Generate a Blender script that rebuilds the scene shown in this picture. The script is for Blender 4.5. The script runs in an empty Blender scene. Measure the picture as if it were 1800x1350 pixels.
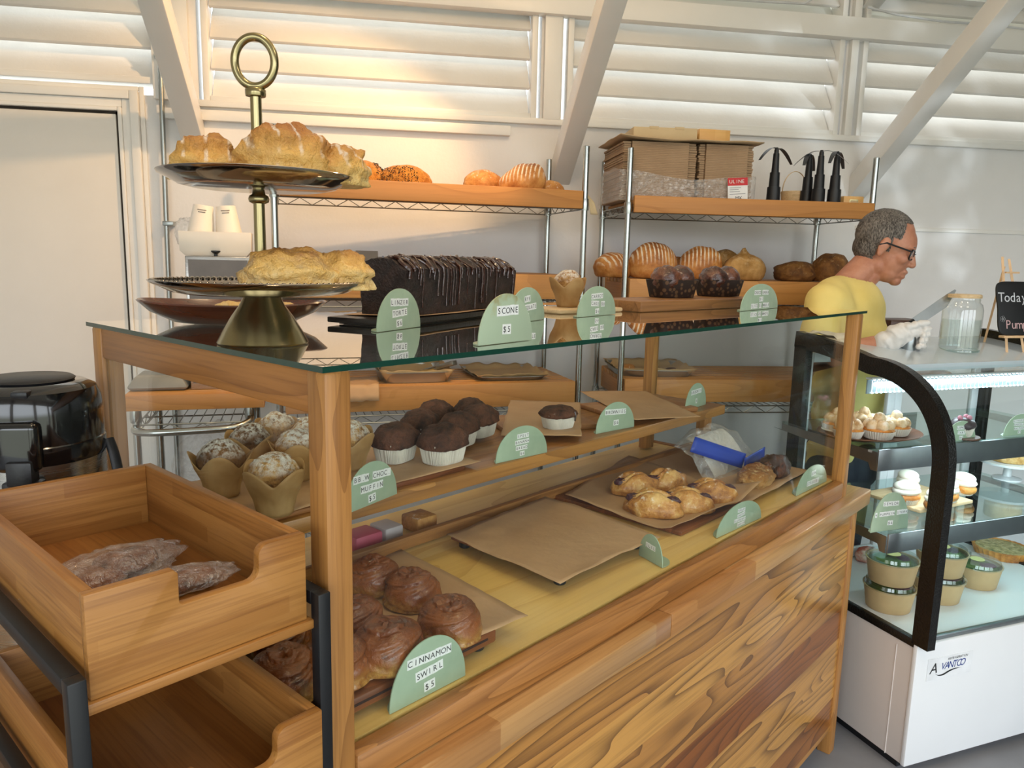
import bpy, bmesh, math, random
from math import sin, cos, pi, radians, sqrt, atan2, floor
from mathutils import Vector, Matrix, noise, Euler
S = bpy.context.scene
COL = S.collection
R = random.Random(7)

# ---------------------------------------------------------------- camera
CAM = Vector((0, 0, 1.506))
FPX = 1332.23
YAW, PITCH, ROLL = radians(80), radians(9.2969), radians(1.27265)
def _axes():
    w = Vector((cos(YAW)*cos(PITCH), sin(YAW)*cos(PITCH), -sin(PITCH)))
    r0 = Vector((sin(YAW), -cos(YAW), 0)); u0 = r0.cross(w)
    c, s = cos(ROLL), sin(ROLL)
    return c*r0 + s*u0, -s*r0 + c*u0, w
CR, CU, CW = _axes()
cd = bpy.data.cameras.new('camera'); cam = bpy.data.objects.new('camera', cd); COL.objects.link(cam)
cd.sensor_fit = 'HORIZONTAL'; cd.sensor_width = 36; cd.lens = 36*FPX/1800; cd.clip_start = 0.02
m = Matrix.Identity(4)
for i in range(3):
    m[i][0], m[i][1], m[i][2], m[i][3] = CR[i], CU[i], -CW[i], CAM[i]
cam.matrix_world = m
S.camera = cam
# points of the place measured along sight lines: on a horizontal plane, a vertical plane or at a distance
def ray(x, y): return CW + CR*((x-900)/FPX) - CU*((y-675)/FPX)
def onz(x, y, z):
    d = ray(x, y); return CAM + d*((z-CAM.z)/d.z)
def onp(x, y, P, n):
    d = ray(x, y); n = Vector(n); return CAM + d*((Vector(P)-CAM).dot(n)/d.dot(n))
def atd(x, y, d): return CAM + ray(x, y)*d

class Frame:
    def __init__(s, org, ang): s.o = Vector(org); s.a = ang
    def w(s, x, y, z=0):
        c, n = cos(s.a), sin(s.a); return Vector((s.o.x+c*x-n*y, s.o.y+n*x+c*y, s.o.z+z))
    def loc(s, P):
        d = Vector(P)-s.o; c, n = cos(s.a), sin(s.a); return Vector((c*d.x+n*d.y, -n*d.x+c*d.y, d.z))
    def z(s, x, y, z): return s.loc(onz(x, y, z+s.o.z))
    def yp(s, x, y, Y): return s.loc(onp(x, y, s.w(0, Y), (-sin(s.a), cos(s.a), 0)))
    def xp(s, x, y, X): return s.loc(onp(x, y, s.w(X, 0), (cos(s.a), sin(s.a), 0)))
ZC = 0.90
CASE = Frame((-0.0608, 0.8412, ZC), radians(37.84))

# ---------------------------------------------------------------- objects
def tag(o, label=None, cat=None, group=None, kind=None):
    if label: o['label'] = label
    if cat: o['category'] = cat
    if group: o['group'] = group
    if kind: o['kind'] = kind
    return o
def thing(name, label, cat, loc=(0,0,0), rz=0, group=None, rot=None):
    o = bpy.data.objects.new(name, None); COL.objects.link(o); o.empty_display_size = .05
    o.location = loc; o.rotation_euler = rot if rot else (0, 0, rz)
    return tag(o, label, cat, group)
def mobj(name, me, mat, parent=None):
    o = bpy.data.objects.new(name, me); COL.objects.link(o)
    if mat:
        for mm in (mat if isinstance(mat, (list, tuple)) else [mat]): me.materials.append(mm)
    if parent: o.parent = parent
    return o
def copy_tree(o, parent=None, loc=None, rz=None, label=None, scale=None, rot=None, group=None):
    c = o.copy(); COL.objects.link(c)
    if parent: c.parent = parent
    if loc is not None: c.location = loc
    if rz is not None: c.rotation_euler = (0, 0, rz)
    if rot is not None: c.rotation_euler = rot
    if scale is not None: c.scale = (scale,)*3 if not isinstance(scale, (tuple, list)) else scale
    if label: c['label'] = label
    if group: c['group'] = group
    for ch in list(KIDS.get(o.name, [])) or [k for k in o.children]:
        copy_tree(ch, c)
    return c
KIDS = {}

class MB:
    """collects shapes into one mesh"""
    def __init__(s): s.b = bmesh.new(); s.mi = 0
    def face(s, vs):
        try:
            f = s.b.faces.new(vs); f.material_index = s.mi; return f
        except ValueError: return None
    def poly(s, pts):
        return s.face([s.b.verts.new(p) for p in pts])
    def box(s, c, d, rot=None, M=None):
        c = Vector(c); h = Vector(d)/2
        vs = []
        for x in (-1, 1):
            for y in (-1, 1):
                for z in (-1, 1):
                    p = Vector((x*h.x, y*h.y, z*h.z))
                    if rot is not None: p = rot @ p
                    p = p + c
                    if M is not None: p = M @ p
                    vs.append(s.b.verts.new(p))
        for q in ((0,1,3,2),(4,6,7,5),(0,4,5,1),(2,3,7,6),(0,2,6,4),(1,5,7,3)): s.face([vs[i] for i in q])
        return s
    def b2(s, a, b, M=None):
        a = Vector(a); b = Vector(b); return s.box((a+b)/2, (abs(b.x-a.x), abs(b.y-a.y), abs(b.z-a.z)), M=M)
    def rings(s, rings, close=True, cap0=True, cap1=True):
        rv = [[s.b.verts.new(p) for p in r] for r in rings]
        n = len(rv[0])
        for a, b in zip(rv[:-1], rv[1:]):
            for i in range(n if close else n-1):
                j = (i+1) % n; s.face([a[i], a[j], b[j], b[i]])
        if close and cap0: s.face(list(reversed(rv[0])))
        if close and cap1: s.face(rv[-1])
        return rv
    def lathe(s, prof, n=32, c=(0,0,0), M=None, cap=True, fn=None):
        c = Vector(c); rs = []
        for (r, z) in prof:
            ring = []
            for i in range(n):
                t = 2*pi*i/n; rr = max(r, 1e-5)
                p = Vector((rr*cos(t), rr*sin(t), z))
                if fn: p = fn(p, t)
                p = p + c
                if M is not None: p = M @ p
                ring.append(p)
            rs.append(ring)
        s.rings(rs, True, cap, cap); return s
    def tube(s, path, r, n=10, cap=True, flat=None):
        P = [Vector(p) for p in path]; rs = []; up = None
        for i, p in enumerate(P):
            t = (P[min(i+1, len(P)-1)]-P[max(i-1, 0)]).normalized()
            if up is None:
                up = Vector((0, 0, 1)) if abs(t.z) < .9 else Vector((1, 0, 0))
            a = t.cross(up).normalized(); up = a.cross(t).normalized()
            rr = r[i] if isinstance(r, (list, tuple)) else r
            fa = flat if flat else 1
            rs.append([p + a*(rr*cos(2*pi*k/n)) + up*(rr*fa*sin(2*pi*k/n)) for k in range(n)])
        s.rings(rs, True, cap, cap); return s
    def prism(s, pts, z0, z1, M=None):
        f = (lambda p: M @ Vector(p)) if M is not None else Vector
        s.rings([[f((x, y, z0)) for x, y in pts], [f((x, y, z1)) for x, y in pts]]); return s
    def grid(s, fn, nu, nv, wrapu=False):
        vs = [[s.b.verts.new(fn(i/(nu if wrapu else nu-1), j/(nv-1))) for j in range(nv)] for i in range(nu)]
        for i in range(nu if wrapu else nu-1):
            for j in range(nv-1):
                k = (i+1) % nu; s.face([vs[i][j], vs[k][j], vs[k][j+1], vs[i][j+1]])
        return vs
    def ball(s, c, r, n=16, fn=None, M=None):
        c = Vector(c); rr = Vector(r) if not isinstance(r, (int, float)) else Vector((r, r, r))
        rs = []
        m_ = max(6, n//2+1)
        for j in range(1, m_):
            ph = pi*j/m_; ring = []
            for i in range(n):
                t = 2*pi*i/n; d = Vector((sin(ph)*cos(t), sin(ph)*sin(t), -cos(ph)))
                p = Vector((d.x*rr.x, d.y*rr.y, d.z*rr.z))
                if fn: p = fn(p, d)
                p = c + p
                if M is not None: p = M @ p
                ring.append(p)
            rs.append(ring)
        rv = s.rings(rs, True, False, False)
        for k, ring in ((-1, rv[0]), (1, rv[-1])):
            d = Vector((0, 0, k)); p = Vector((0, 0, k*rr.z))
            if fn: p = fn(p, d)
            p = c+p
            if M is not None: p = M @ p
            v = s.b.verts.new(p)
            for i in range(n):
                j = (i+1) % n
                s.face([ring[j], ring[i], v] if k < 0 else [ring[i], ring[j], v])
        return s
    def mesh(s, name, smooth=False, bevel=0, seg=2, ang=35, sub=0):
        b = s.b
        bmesh.ops.recalc_face_normals(b, faces=b.faces[:])
        if bevel:
            es = [e for e in b.edges if len(e.link_faces) == 2 and e.calc_face_angle(0) > radians(30)]
            bmesh.ops.bevel(b, geom=es, offset=bevel, segments=seg, affect='EDGES', profile=.5, clamp_overlap=True)
        me = bpy.data.meshes.new(name); b.to_mesh(me); b.free()
        if smooth or bevel:
            me.polygons.foreach_set('use_smooth', [True]*len(me.polygons))
            try: me.set_sharp_from_angle(angle=radians(ang))
            except Exception: pass
        return me
    def build(s, name, mat, parent=None, smooth=False, bevel=0, seg=2, ang=35):
        return mobj(name, s.mesh(name, smooth, bevel, seg, ang), mat, parent)

def nz(p, sc=1., seed=0.): return noise.noise(Vector((p[0]*sc+seed*3.7, p[1]*sc-seed*1.9, p[2]*sc+seed*5.3)))
def fbm(p, sc=1., seed=0., o=3):
    v = 0; a = 1
    for k in range(o): v += a*nz(p, sc, seed+k*2.1); sc *= 2.1; a *= .5
    return v

# ---------------------------------------------------------------- materials
def lin(h):
    h = h.lstrip('#'); v = [int(h[i:i+2], 16)/255 for i in (0, 2, 4)]
    return tuple((c/12.92 if c <= .04045 else ((c+.055)/1.055)**2.4) for c in v)+(1,)
class NT:
    def __init__(s, name):
        s.m = bpy.data.materials.new(name); s.m.use_nodes = True; s.t = s.m.node_tree; s.t.nodes.clear()
        s.out = s.t.nodes.new('ShaderNodeOutputMaterial')
    def n(s, typ, ins=None, **props):
        nd = s.t.nodes.new('ShaderNode'+typ)
        for k, v in props.items(): setattr(nd, k, v)
        for k, v in (ins or {}).items():
            sk = nd.inputs[k]
            if hasattr(v, 'is_output'): s.t.links.new(v, sk)
            elif hasattr(v, 'outputs'): s.t.links.new(v.outputs[0], sk)
            else: sk.default_value = v
        return nd
    def math(s, op, a, b=0., c=None):
        i = {0: a, 1: b}
        if c is not None: i[2] = c
        return s.n('Math', i, operation=op).outputs[0]
    def mix(s, f, a, b, mode='MIX'):
        nd = s.n('Mix', None, data_type='RGBA', blend_type=mode)
        for k, v in ((0, f), (6, a), (7, b)):
            if hasattr(v, 'is_output'): s.t.links.new(v, nd.inputs[k])
            else: nd.inputs[k].default_value = v
        return nd.outputs[2]
    def coord(s, which='Object'): return s.n('TexCoord').outputs[which]
    def mapping(s, v, sc=(1,1,1), loc=(0,0,0), rot=(0,0,0)):
        return s.n('Mapping', {'Vector': v, 'Scale': sc, 'Location': loc, 'Rotation': rot}).outputs[0]
    def noise(s, v, sc, det=3, rough=.5, dist=0): return s.n('TexNoise', {'Vector': v, 'Scale': sc, 'Detail': det, 'Roughness': rough, 'Distortion': dist}).outputs[0]
    def ramp(s, f, stops, interp='LINEAR'):
        nd = s.n('ValToRGB', {'Fac': f}); e = nd.color_ramp; e.interpolation = interp
        while len(e.elements) < len(stops): e.elements.new(.5)
        for el, (p, c) in zip(e.elements, stops):
            el.position = p; el.color = c if len(c) == 4 else tuple(c)+(1,)
        return nd.outputs[0]
    def step(s, f, a, b): return s.n('MapRange', {'Value': f, 'From Min': a, 'From Max': b}).outputs[0]
    def bump(s, h, st=.3, dist=.01): return s.n('Bump', {'Height': h, 'Strength': st, 'Distance': dist}).outputs[0]
    def bsdf(s, col=(.8,.8,.8,1), rough=.5, metal=0, bump=None, **kw):
        i = {'Base Color': col, 'Roughness': rough, 'Metallic': metal}
        if bump is not None: i['Normal'] = bump
        i.update(kw)
        return s.n('BsdfPrincipled', i).outputs[0]
    def end(s, sh): s.t.links.new(sh, s.out.inputs[0]); return s.m
def plain(name, col, rough=.5, metal=0, var=.06, sc=12, bump=0, **kw):
    t = NT(name); c = lin(col); v = t.coord()
    n = t.noise(v, sc, 4)
    dk = tuple(x*(1-var*2) for x in c[:3])+(1,); lt = tuple(min(1, x*(1+var*1.2)) for x in c[:3])+(1,)
    cc = t.ramp(n, [(.3, dk), (.7, lt)])
    b = t.bump(t.noise(v, sc*6, 3), bump, .004) if bump else None
    return t.end(t.bsdf(cc, rough, metal, b, **kw))
def wood(name, base, dark, light=None, axis=0, plank=0, paxis=2, sc=1., rings=9., streak=.35, knots=0, rough=.4, ring=.55, coat=0., knotcol='3d1d0c', seed=0., joint=0.):
    """wood grain running along `axis`; plank>0 divides paxis into boards of their own tone"""
    t = NT(name); v = t.coord(); rnd = t.n('ObjectInfo').outputs['Random']
    sep = t.n('SeparateXYZ', {0: v}); o = [sep.outputs[i] for i in range(3)]
    base, dark = lin(base), lin(dark); light = lin(light) if light else base
    idx = 0.; 
    off = t.math('MULTIPLY_ADD', rnd, 7., seed)
    if plank:
        q = t.math('FLOOR', t.math('DIVIDE', o[paxis], plank)); 
        if joint:
            jr = t.n('TexWhiteNoise', {'W': t.math('MULTIPLY', q, 3.1)}, noise_dimensions='1D').outputs[0]
            jj = t.math('FLOOR', t.math('ADD', t.math('DIVIDE', o[axis], joint), jr)); q = t.math('MULTIPLY_ADD', jj, 17.3, q)
        wn = t.n('TexWhiteNoise', {'W': q}, noise_dimensions='1D').outputs[0]
        off = t.math('MULTIPLY_ADD', wn, 23., off)
    S_ = [9.*sc, 9.*sc, 9.*sc]; S_[axis] = 1.1*sc
    mp = t.mapping(v, S_)
    mp = t.n('VectorMath', {0: mp, 1: t.n('CombineXYZ', {0: off, 1: off, 2: off}).outputs[0]}, operation='ADD').outputs[0]
    n1 = t.noise(mp, 1., 1.5, .4, .25)
    kn = None
    if knots:
        S2 = [6.*sc*knots]*3; S2[axis] = 2.6*sc*knots
        mk = t.n('VectorMath', {0: t.mapping(v, S2), 1: t.n('CombineXYZ', {0: off, 1: off, 2: off}).outputs[0]}, operation='ADD').outputs[0]
        vo = t.n('TexVoronoi', {'Vector': mk, 'Scale': 1.})
        kd = vo.outputs['Distance']
        sel = t.math('GREATER_THAN', t.n('SeparateColor', {0: vo.outputs['Color']}).outputs[0], .62)
        kw_ = t.math('MULTIPLY', t.step(kd, .45, 0.), sel)
        n1 = t.math('MULTIPLY_ADD', kw_, .45, n1)
        kn = t.math('MULTIPLY', t.step(kd, .13, .07), sel)
    rg = t.math('FRACT', t.math('MULTIPLY', n1, rings))
    rg = t.math('POWER', rg, 3.)
    S3 = [170.*sc]*3; S3[axis] = 5.*sc
    st = t.noise(t.mapping(v, S3), 1., 2, .6)
    tone = wn if plank else t.noise(mp, .35, 1)
    c = t.mix(tone, base, light)
    c = t.mix(t.math('MULTIPLY', rg, ring), c, dark)
    c = t.mix(t.math('MULTIPLY', t.step(st, .45, .7), streak), c, dark)
    if kn is not None: c = t.mix(kn, c, lin(knotcol))
    h = t.math('ADD', st, t.math('MULTIPLY', rg, .3))
    return t.end(t.bsdf(c, rough, 0, t.bump(h, .12, .002), **({'Coat Weight': coat, 'Coat Roughness': .15} if coat else {})))
def metal(name, col, rough=.2, brushed=None, var=.03):
    t = NT(name); v = t.coord()
    b = None; r = rough
    n = t.noise(v, 25, 3)
    if brushed:
        n2 = t.noise(t.mapping(v, brushed), 1, 2); b = t.bump(n2, .06, .001); r = t.step(n2, -1., 2.); r = t.math('MULTIPLY', r, rough*2)
    c = lin(col); c = t.ramp(n, [(.3, tuple(x*(1-var*3) for x in c[:3])), (.7, c)])
    return t.end(t.bsdf(c, r, 1, b))
def glass(name, tint='f4faf7', k=1., rough=0., ior=1.5, base=.0, edge=None):
    """thin pane: fresnel mix of clear and mirror"""
    t = NT(name)
    f0 = ((ior-1)/(ior+1))**2
    f = t.math('MULTIPLY_ADD', t.math('POWER', t.n('LayerWeight', {'Blend': .5}).outputs['Facing'], 5.), 1-f0, f0)
    f = t.math('MULTIPLY_ADD', f, k, base); f = t.math('MINIMUM', f, 1.)
    sh = t.n('MixShader', {0: f, 1: t.n('BsdfTransparent', {0: lin(tint)}).outputs[0], 2: t.n('BsdfGlossy', {0: (1,1,1,1), 'Roughness': rough}).outputs[0]}).outputs[0]
    return t.end(sh)
def film(name, tint='ffffff', amt=.18, rough=.25):
    """crinkled clear plastic"""
    t = NT(name); v = t.coord(); n = t.noise(v, 45, 4, .6, 1.)
    b = t.bump(n, 1., .02)
    f = t.math('MULTIPLY_ADD', t.math('POWER', n, 4.), 1.2, amt*.6)
    g = t.n('MixShader', {0: .45, 1: t.n('BsdfGlossy', {0: (1,1,1,1), 'Roughness': rough, 'Normal': b}).outputs[0], 2: t.n('BsdfDiffuse', {0: lin(tint), 'Normal': b}).outputs[0]}).outputs[0]
    return t.end(t.n('MixShader', {0: t.math('MINIMUM', f, .8), 1: t.n('BsdfTransparent', {0: (1,1,1,1)}).outputs[0], 2: g}).outputs[0])
def emit(name, col, st):
    t = NT(name); return t.end(t.n('Emission', {0: lin(col), 1: st}).outputs[0])
# ---------------------------------------------------------------- materials of the place
M = {}
def wallmat(name, col, rough=.55, bump=.12, var=.03):
    t = NT(name); v = t.coord(); c = lin(col)
    n = t.noise(v, 2.2, 5, .6); c2 = t.ramp(n, [(.3, tuple(x*(1-var*2) for x in c[:3])), (.7, c)])
    b = t.bump(t.noise(v, 55, 4, .6), bump, .006)
    return t.end(t.bsdf(c2, rough, 0, b))
M['wall'] = wallmat('white_wall_paint', 'ebe9e8')
M['gloss'] = wallmat('white_gloss_paint', 'eceae6', .35, .08)
M['slat'] = wallmat('white_slat_paint', 'e6e3df', .45, .1, .05)
M['doorp'] = wallmat('door_paint', 'e4dfd8', .5, .04)
M['floor'] = plain('concrete_floor', '85868a', .5, 0, .1, 3)
M['roofm'] = metal('corrugated_zinc', 'c9cdd0', .35)
WY = 3.62
def WP(x, y): return onp(x, y, (0, WY, 0), (0, 1, 0))

def build_room():
    f = MB(); f.b2((-3.4, -2.4, -.08), (5.6, WY+.1, 0)); tag(f.build('floor', M['floor']), 'grey concrete shop floor', 'floor', kind='structure')
    # heights of the back wall
    zl = WP(650, 196).z     # sill of the louvred windows
    ztop = 2.86
    zgap0, zgap1 = WP(150, 161).z, WP(150, 140).z
    XL = WP(298, 170).x     # right end of the first opening
    w = MB()
    w.b2((XL, WY, 0), (5.6, WY+.1, zl))
    w.b2((-3.4, WY, 0), (XL, WY+.1, zgap0))
    w.b2((-3.4, WY, ztop), (5.6, WY+.1, 3.05))
    x2a, x2b = WP(357, 120).x, WP(943, 140).x
    x3a, x3b = WP(996, 120).x, WP(1476, 150).x
    x4a = WP(1508, 150).x
    w.b2((XL, WY, zl), (x2a-.02, WY+.1, ztop)); w.b2((x2b+.02, WY, zl), (x3a-.02, WY+.1, ztop)); w.b2((x3b+.02, WY, zl), (x4a-.02, WY+.1, ztop))
    tag(w.build('wall_back', M['wall']), 'white painted back wall below the louvres', 'wall', kind='structure')
    # seam strips of the wall sheets on the right
    def strip(n, a, b, d=.012, lab='white painted trim strip on the back wall', bev=.003):
        s = MB(); s.b2((a[0], WY-d, a[1]), (b[0], WY+.002, b[1])); return tag(s.build('trim_%d' % n, M['gloss'], bevel=bev), lab, 'trim', kind='structure')
    strip(1, (WP(1540, 0).x, WP(1700, 410).z), (5.6, WP(1700, 403).z), .01, 'flat white batten across the wall right of the racks')
    strip(2, (x2a-.16, WP(650, 228).z), (WP(900, 0).x, WP(650, 210).z), .035, 'white ledge below the middle louvred window')
    strip(3, (XL+.02, WP(700, 207).z), (5.6, WP(700, 196).z), .03, 'long white sill under the louvres')
    strip(4, (x2b+.03, zl), (x3a-.03, ztop), .03, 'white post between the louvred windows'); strip(5, (x3b+.03, zl), (x4a-.03, ztop), .03, 'white post right of the louvred windows'); strip(6, (x2a-.2, zl), (x2a-.05, ztop), .03, 'white post left of the middle louvred window')
    strip(7, (XL, WP(1400, 65).z), (5.6, WP(1400, 28).z), .06, 'white top plate above the louvres')
    # louvred windows
    def louvre(n, xa, xb, z0, z1, pitch, lab, tilt=32):
        t = thing('window_%d' % n, lab, 'window', ((xa+xb)/2, WY, z0)); t['kind'] = 'structure'
        W = xb-xa; H = z1-z0
        fr = MB(); e = .028
        for s in (-1, 1): fr.b2((s*W/2, -.02, 0), (s*(W/2-e), .09, H))
        fr.b2((-W/2+e, -.02, 0), (W/2-e, .09, e)); fr.b2((-W/2+e, -.02, H-e), (W/2-e, .09, H))
        fr.build('window_frame', M['gloss'], t, bevel=.004)
        sl = MB(); k = 0; z = pitch*.15; L = pitch*1.36
        a = radians(tilt)
        while z < H+pitch*.2:
            zc = z+L*cos(a)/2*.9
            Rm = Matrix.Rotation(a*-1, 3, 'X')
            sl.box((0, .055, zc), (W-2*e-.004, .018, L), rot=Rm); z += pitch; k += 1
        sl.build('louvre_slats', M['slat'], t, bevel=.004)
    louvre(1, -3.4, XL, zgap1-.005, ztop, .135, 'white wooden louvres above the door, daylight gap under them')
    louvre(2, x2a, x2b, zl, ztop, .128, 'wide white louvred window behind the cake stand')
    louvre(3, x3a, x3b, zl, ztop, .120, 'white louvred window above the cardboard boxes')
    louvre(4, x4a, 5.5, zl, ztop, .120, 'white louvred window at the right behind the slanted brace')
    # door
    d = thing('door_1', 'flush white door with moulded casing at the left', 'door', (WP(100, 300).x, WY, 0)); d['kind'] = 'structure'
    xr = WP(213, 250).x-d.location.x; zt = WP(105, 191).z
    p = MB(); p.b2((-1.3, -.012, .01), (xr-.012, .03, zt-.012)); p.build('door_panel', M['doorp'], d, bevel=.003)
    c = MB()
    for k, (wd, dp) in enumerate(((.016, .03), (.05, .022), (.085, .034), (.105, .014))):
        o0 = (0, .016, .05, .085)[k]
        c.b2((xr+o0, -dp, 0), (xr+wd, .0, zt+wd)); c.b2((-1.3, -dp, zt+o0), (xr+o0, 0, zt+wd))
    c.build('door_casing', M['gloss'], d, bevel=.004)
    g = MB(); g.b2((xr-.013, -.006, 0), (xr+.001, .0, zt)); g.b2((-1.3, -.006, zt-.013), (xr, 0, zt)); g.build('door_gap', plain('door_gap_shadowline', '3a332c', .9), d)
    # conduit pipe
    P = [WP(283, 20), WP(287, 150), WP(294, 330), WP(303, 560)]; P = [Vector((q.x, WY-.035, q.z)) for q in P]
    pp = MB(); pp.tube([(P[0].x, WY-.035, 2.86)]+P[1:]+[(P[3].x, WY-.035, .0)], .011, 12)
    cp = thing('conduit_pipe', 'thin grey conduit running down the wall right of the door', 'pipe', (0, 0, 0))
    pp.build('pipe', M['galv'], cp, smooth=True)
    for z in (2.31, 1.62, 1.0):
        q = MB(); q.b2((P[1].x-.02, WY-.05, z), (P[1].x+.025, WY, z+.02)); q.build('pipe_clip', M['galv'], cp, bevel=.003)
    # slanted braces from the wall up to the rafters
    bd = Vector((.0, -.805, .592)).normalized()
    for k, (q, lab) in enumerate((((341, 238), 'slanted white roof brace left of the cake stand ring'), ((986, 302), 'slanted white roof brace lit yellow in the middle'), ((1506, 330), 'slanted white roof brace at the right above the man'))):
        ft = WP(*q); b = MB()
        ln = 2.05; sx, sz = .09, .095
        side = Vector((1, 0, 0)); up = side.cross(bd).normalized(); side = bd.cross(up).normalized()
        A = ft-bd*.12; B = ft+bd*ln
        b.rings([[X+side*(sx/2*i)+up*(sz/2*j) for i, j in ((-1,-1),(1,-1),(1,1),(-1,1))] for X in (A, B)])
        tag(b.build('trim_%d' % (11+k), M['gloss'], bevel=.006), lab, 'brace', kind='structure')
    # roof: corrugated sheets rising towards the room, on rafters
    r = MB(); nx = 260; x0, x1 = -3.4, 5.6
    def roofz(y): return 2.92+(WY-y)*.42
    rr = []
    for y in (WY+.3, .6): rr.append([Vector((x0+(x1-x0)*i/nx, y, roofz(y)+.012*sin(2*pi*i*(x1-x0)/nx/.076)+(.0))) for i in range(nx+1)])
    r.rings(rr, False)
    rr = []
    for y in (.6, -2.6): rr.append([Vector((x0+(x1-x0)*i/4, y, 4.19-(.6-y)*.3)) for i in range(5)])
    r.rings(rr, False)
    tag(r.build('ceiling', M['gloss'], smooth=True), 'white corrugated roof sheets', 'ceiling', kind='structure')
    for k, x in enumerate((-.787, .83, 2.38, 4.0)):
        b = MB(); ys = (WY, .6)
        b.rings([[Vector((x+i*.045, y, roofz(y)-.16+j)) for i, j in ((-1,0),(1,0),(1,.14),(-1,.14))] for y in ys])
        tag(b.build('trim_%d' % (21+k), M['gloss'], bevel=.004), 'white rafter under the corrugated roof', 'rafter', kind='structure')
    # side walls and the open shop front behind the camera
    for nm, x in (('wall_left', -3.4), ('wall_right', 5.6)):
        s = MB(); s.b2((x, -2.4, 0), (x+(.1 if x > 0 else -.1), WY+.1, 4.3)); tag(s.build(nm, M['wall'] if x < 0 else M['darkwall']), 'side wall of the shop', 'wall', kind='structure')
    s = MB()
    for a, b in ((-3.4, -2.9), (-1.0, -.7), (1.3, 1.6), (3.4, 3.7), (5.3, 5.6)): s.b2((a, -2.4, 0), (b, -2.3, 3.2))
    s.b2((-3.4, -2.4, 2.75), (5.6, -2.3, 3.4))
    tag(s.build('wall_front', M['wall']), 'open shop front with white posts', 'wall', kind='structure')
M['galv'] = metal('galvanised_steel', 'a9adab', .32)
M['darkwall'] = wallmat('grey_green_wall', '5f625a')  # unseen right wall, coloured dark to keep reflections in the case glass dim
build_room()

# cable loops along the top plate
def cable(pts, r, lab):
    b = MB(); b.tube(pts, r, 8); o = b.build('cable', plain('white_cable', 'cfd0d2', .5), None, smooth=True); return tag(o, lab, 'cable')
yy = WY-.067
cable([Vector((WP(x, y).x, yy, WP(x, y).z)) for x, y in ((1200, 2), (1290, 8), (1350, 12), (1400, 14), (1425, 0))], .006, 'white cable drooping along the top plate left of the rafter')
cable([Vector((WP(x, y).x, yy, WP(x, y).z)) for x, y in ((1510, 20), (1560, 33), (1640, 45), (1720, 50), (1800, 60))], .006, 'white cable running along the top plate at the right')
# ---------------------------------------------------------------- wood and glass
M['acacia'] = wood('honey_timber', 'a56f36', '6b3f18', 'c08d50', axis=2, sc=1.3, rings=7, ring=.5)
M['acaciaX'] = wood('honey_timber_long', '9c6630', '613612', 'b48049', axis=0, sc=1.2, rings=8, ring=.55)
M['acaciaY'] = wood('honey_timber_end', '99622c', '603513', 'ad7840', axis=1, sc=1.2, rings=6, ring=.45)
M['butcher'] = wood('butcher_block', 'a87340', '74451b', 'd6ac72', axis=0, plank=.04, paxis=1, joint=.42, sc=1., rings=4, ring=.3, streak=.3, rough=.3, coat=.3)
M['clad'] = wood('cypress_cladding', '8e501b', '47240a', 'd0994e', axis=0, plank=.098, paxis=2, sc=.85, rings=13, ring=.75, streak=.3, knots=.62, rough=.28, coat=.35)
M['pine'] = wood('pale_pine', 'e9bd68', 'bd8336', 'f0cd85', axis=0, plank=.21, paxis=1, sc=.8, rings=7, ring=.4, streak=.15, knots=.7, rough=.35, coat=.2, knotcol='7a4a22')
M['shelfw'] = wood('riser_timber', '9c6630', '613612', 'b88446', axis=0, plank=.095, paxis=1, sc=1., rings=8, ring=.5, rough=.35, coat=.2)
M['pane'] = glass('clear_pane', 'fdfffe', .55)
M['panetop'] = glass('top_pane', 'f3f9f6', 1.5, base=.02)
M['pedge'] = NT('green_glass_edge'); M['pedge'] = M['pedge'].end(M['pedge'].bsdf(lin('0b3a2e'), .08, 0, None, **{'Specular IOR Level': .8}))
LN, DP, HT = 1.775, .69, .48     # glass box: length, depth, height above its floor

# counter -------------------------------------------------------
ct = thing('shop_counter', 'long wooden counter clad in honey timber boards under the glass case', 'counter', CASE.w(0, 0, -ZC), CASE.a)
zt = ZC-.052
for nm, a, b in (('worktop', -.62, .744), ('worktop', .7455, 1.9)):
    q = MB(); q.b2((a, -.028, zt-.047), (b, .74, zt)); q.build(nm, M['butcher'], ct, bevel=.004)
q = MB(); q.b2((-.6, -.004, .08), (1.812, .02, zt-.047)); q.build('front_cladding', M['clad'], ct)
q = MB(); q.b2((1.812, -.01, .0), (1.85, .03, zt-.047)); q.build('corner_post', M['acacia'], ct, bevel=.003)
q = MB(); q.b2((1.835, .03, .08), (1.85, .72, zt-.047)); q.build('end_panel', M['clad'], ct)
q = MB(); q.b2((-.6, .7, .08), (1.835, .72, zt-.047)); q.build('back_panel', M['clad'], ct)
q = MB(); q.b2((-.56, .04, 0), (1.8, .68, .08)); q.build('plinth', plain('dark_plinth', '1d1712', .8), ct)

# glass case ----------------------------------------------------
dc = thing('display_case', 'glass pastry case with wooden corner posts on the counter', 'display case', CASE.w(0, 0, -.052), CASE.a)
z0 = .052; P_ = .036
for x, y in ((.002, .002), (LN-P_-.002, .002), (.002, DP-P_), (LN-P_-.002, DP-P_)):
    q = MB(); q.b2((x, y, .0 if y > .1 or x < 0 else .0), (x+P_, y+P_, z0+HT-.001)); q.build('post', M['acacia'], dc, bevel=.004)
q = MB(); q.b2((.004, P_+.002, z0+HT-.052), (.026, DP-P_, z0+HT-.001)); q.build('top_rail', M['acaciaY'], dc, bevel=.003)
q = MB(); q.b2((P_+.002, .0, 0), (LN-P_-.002, .03, z0-.002)); q.build('bottom_rail', M['acaciaX'], dc, bevel=.008)
q = MB(); q.b2((.002, P_, 0), (.024, DP-P_, z0)); q.build('bottom_rail', M['acaciaY'], dc, bevel=.003)
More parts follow.
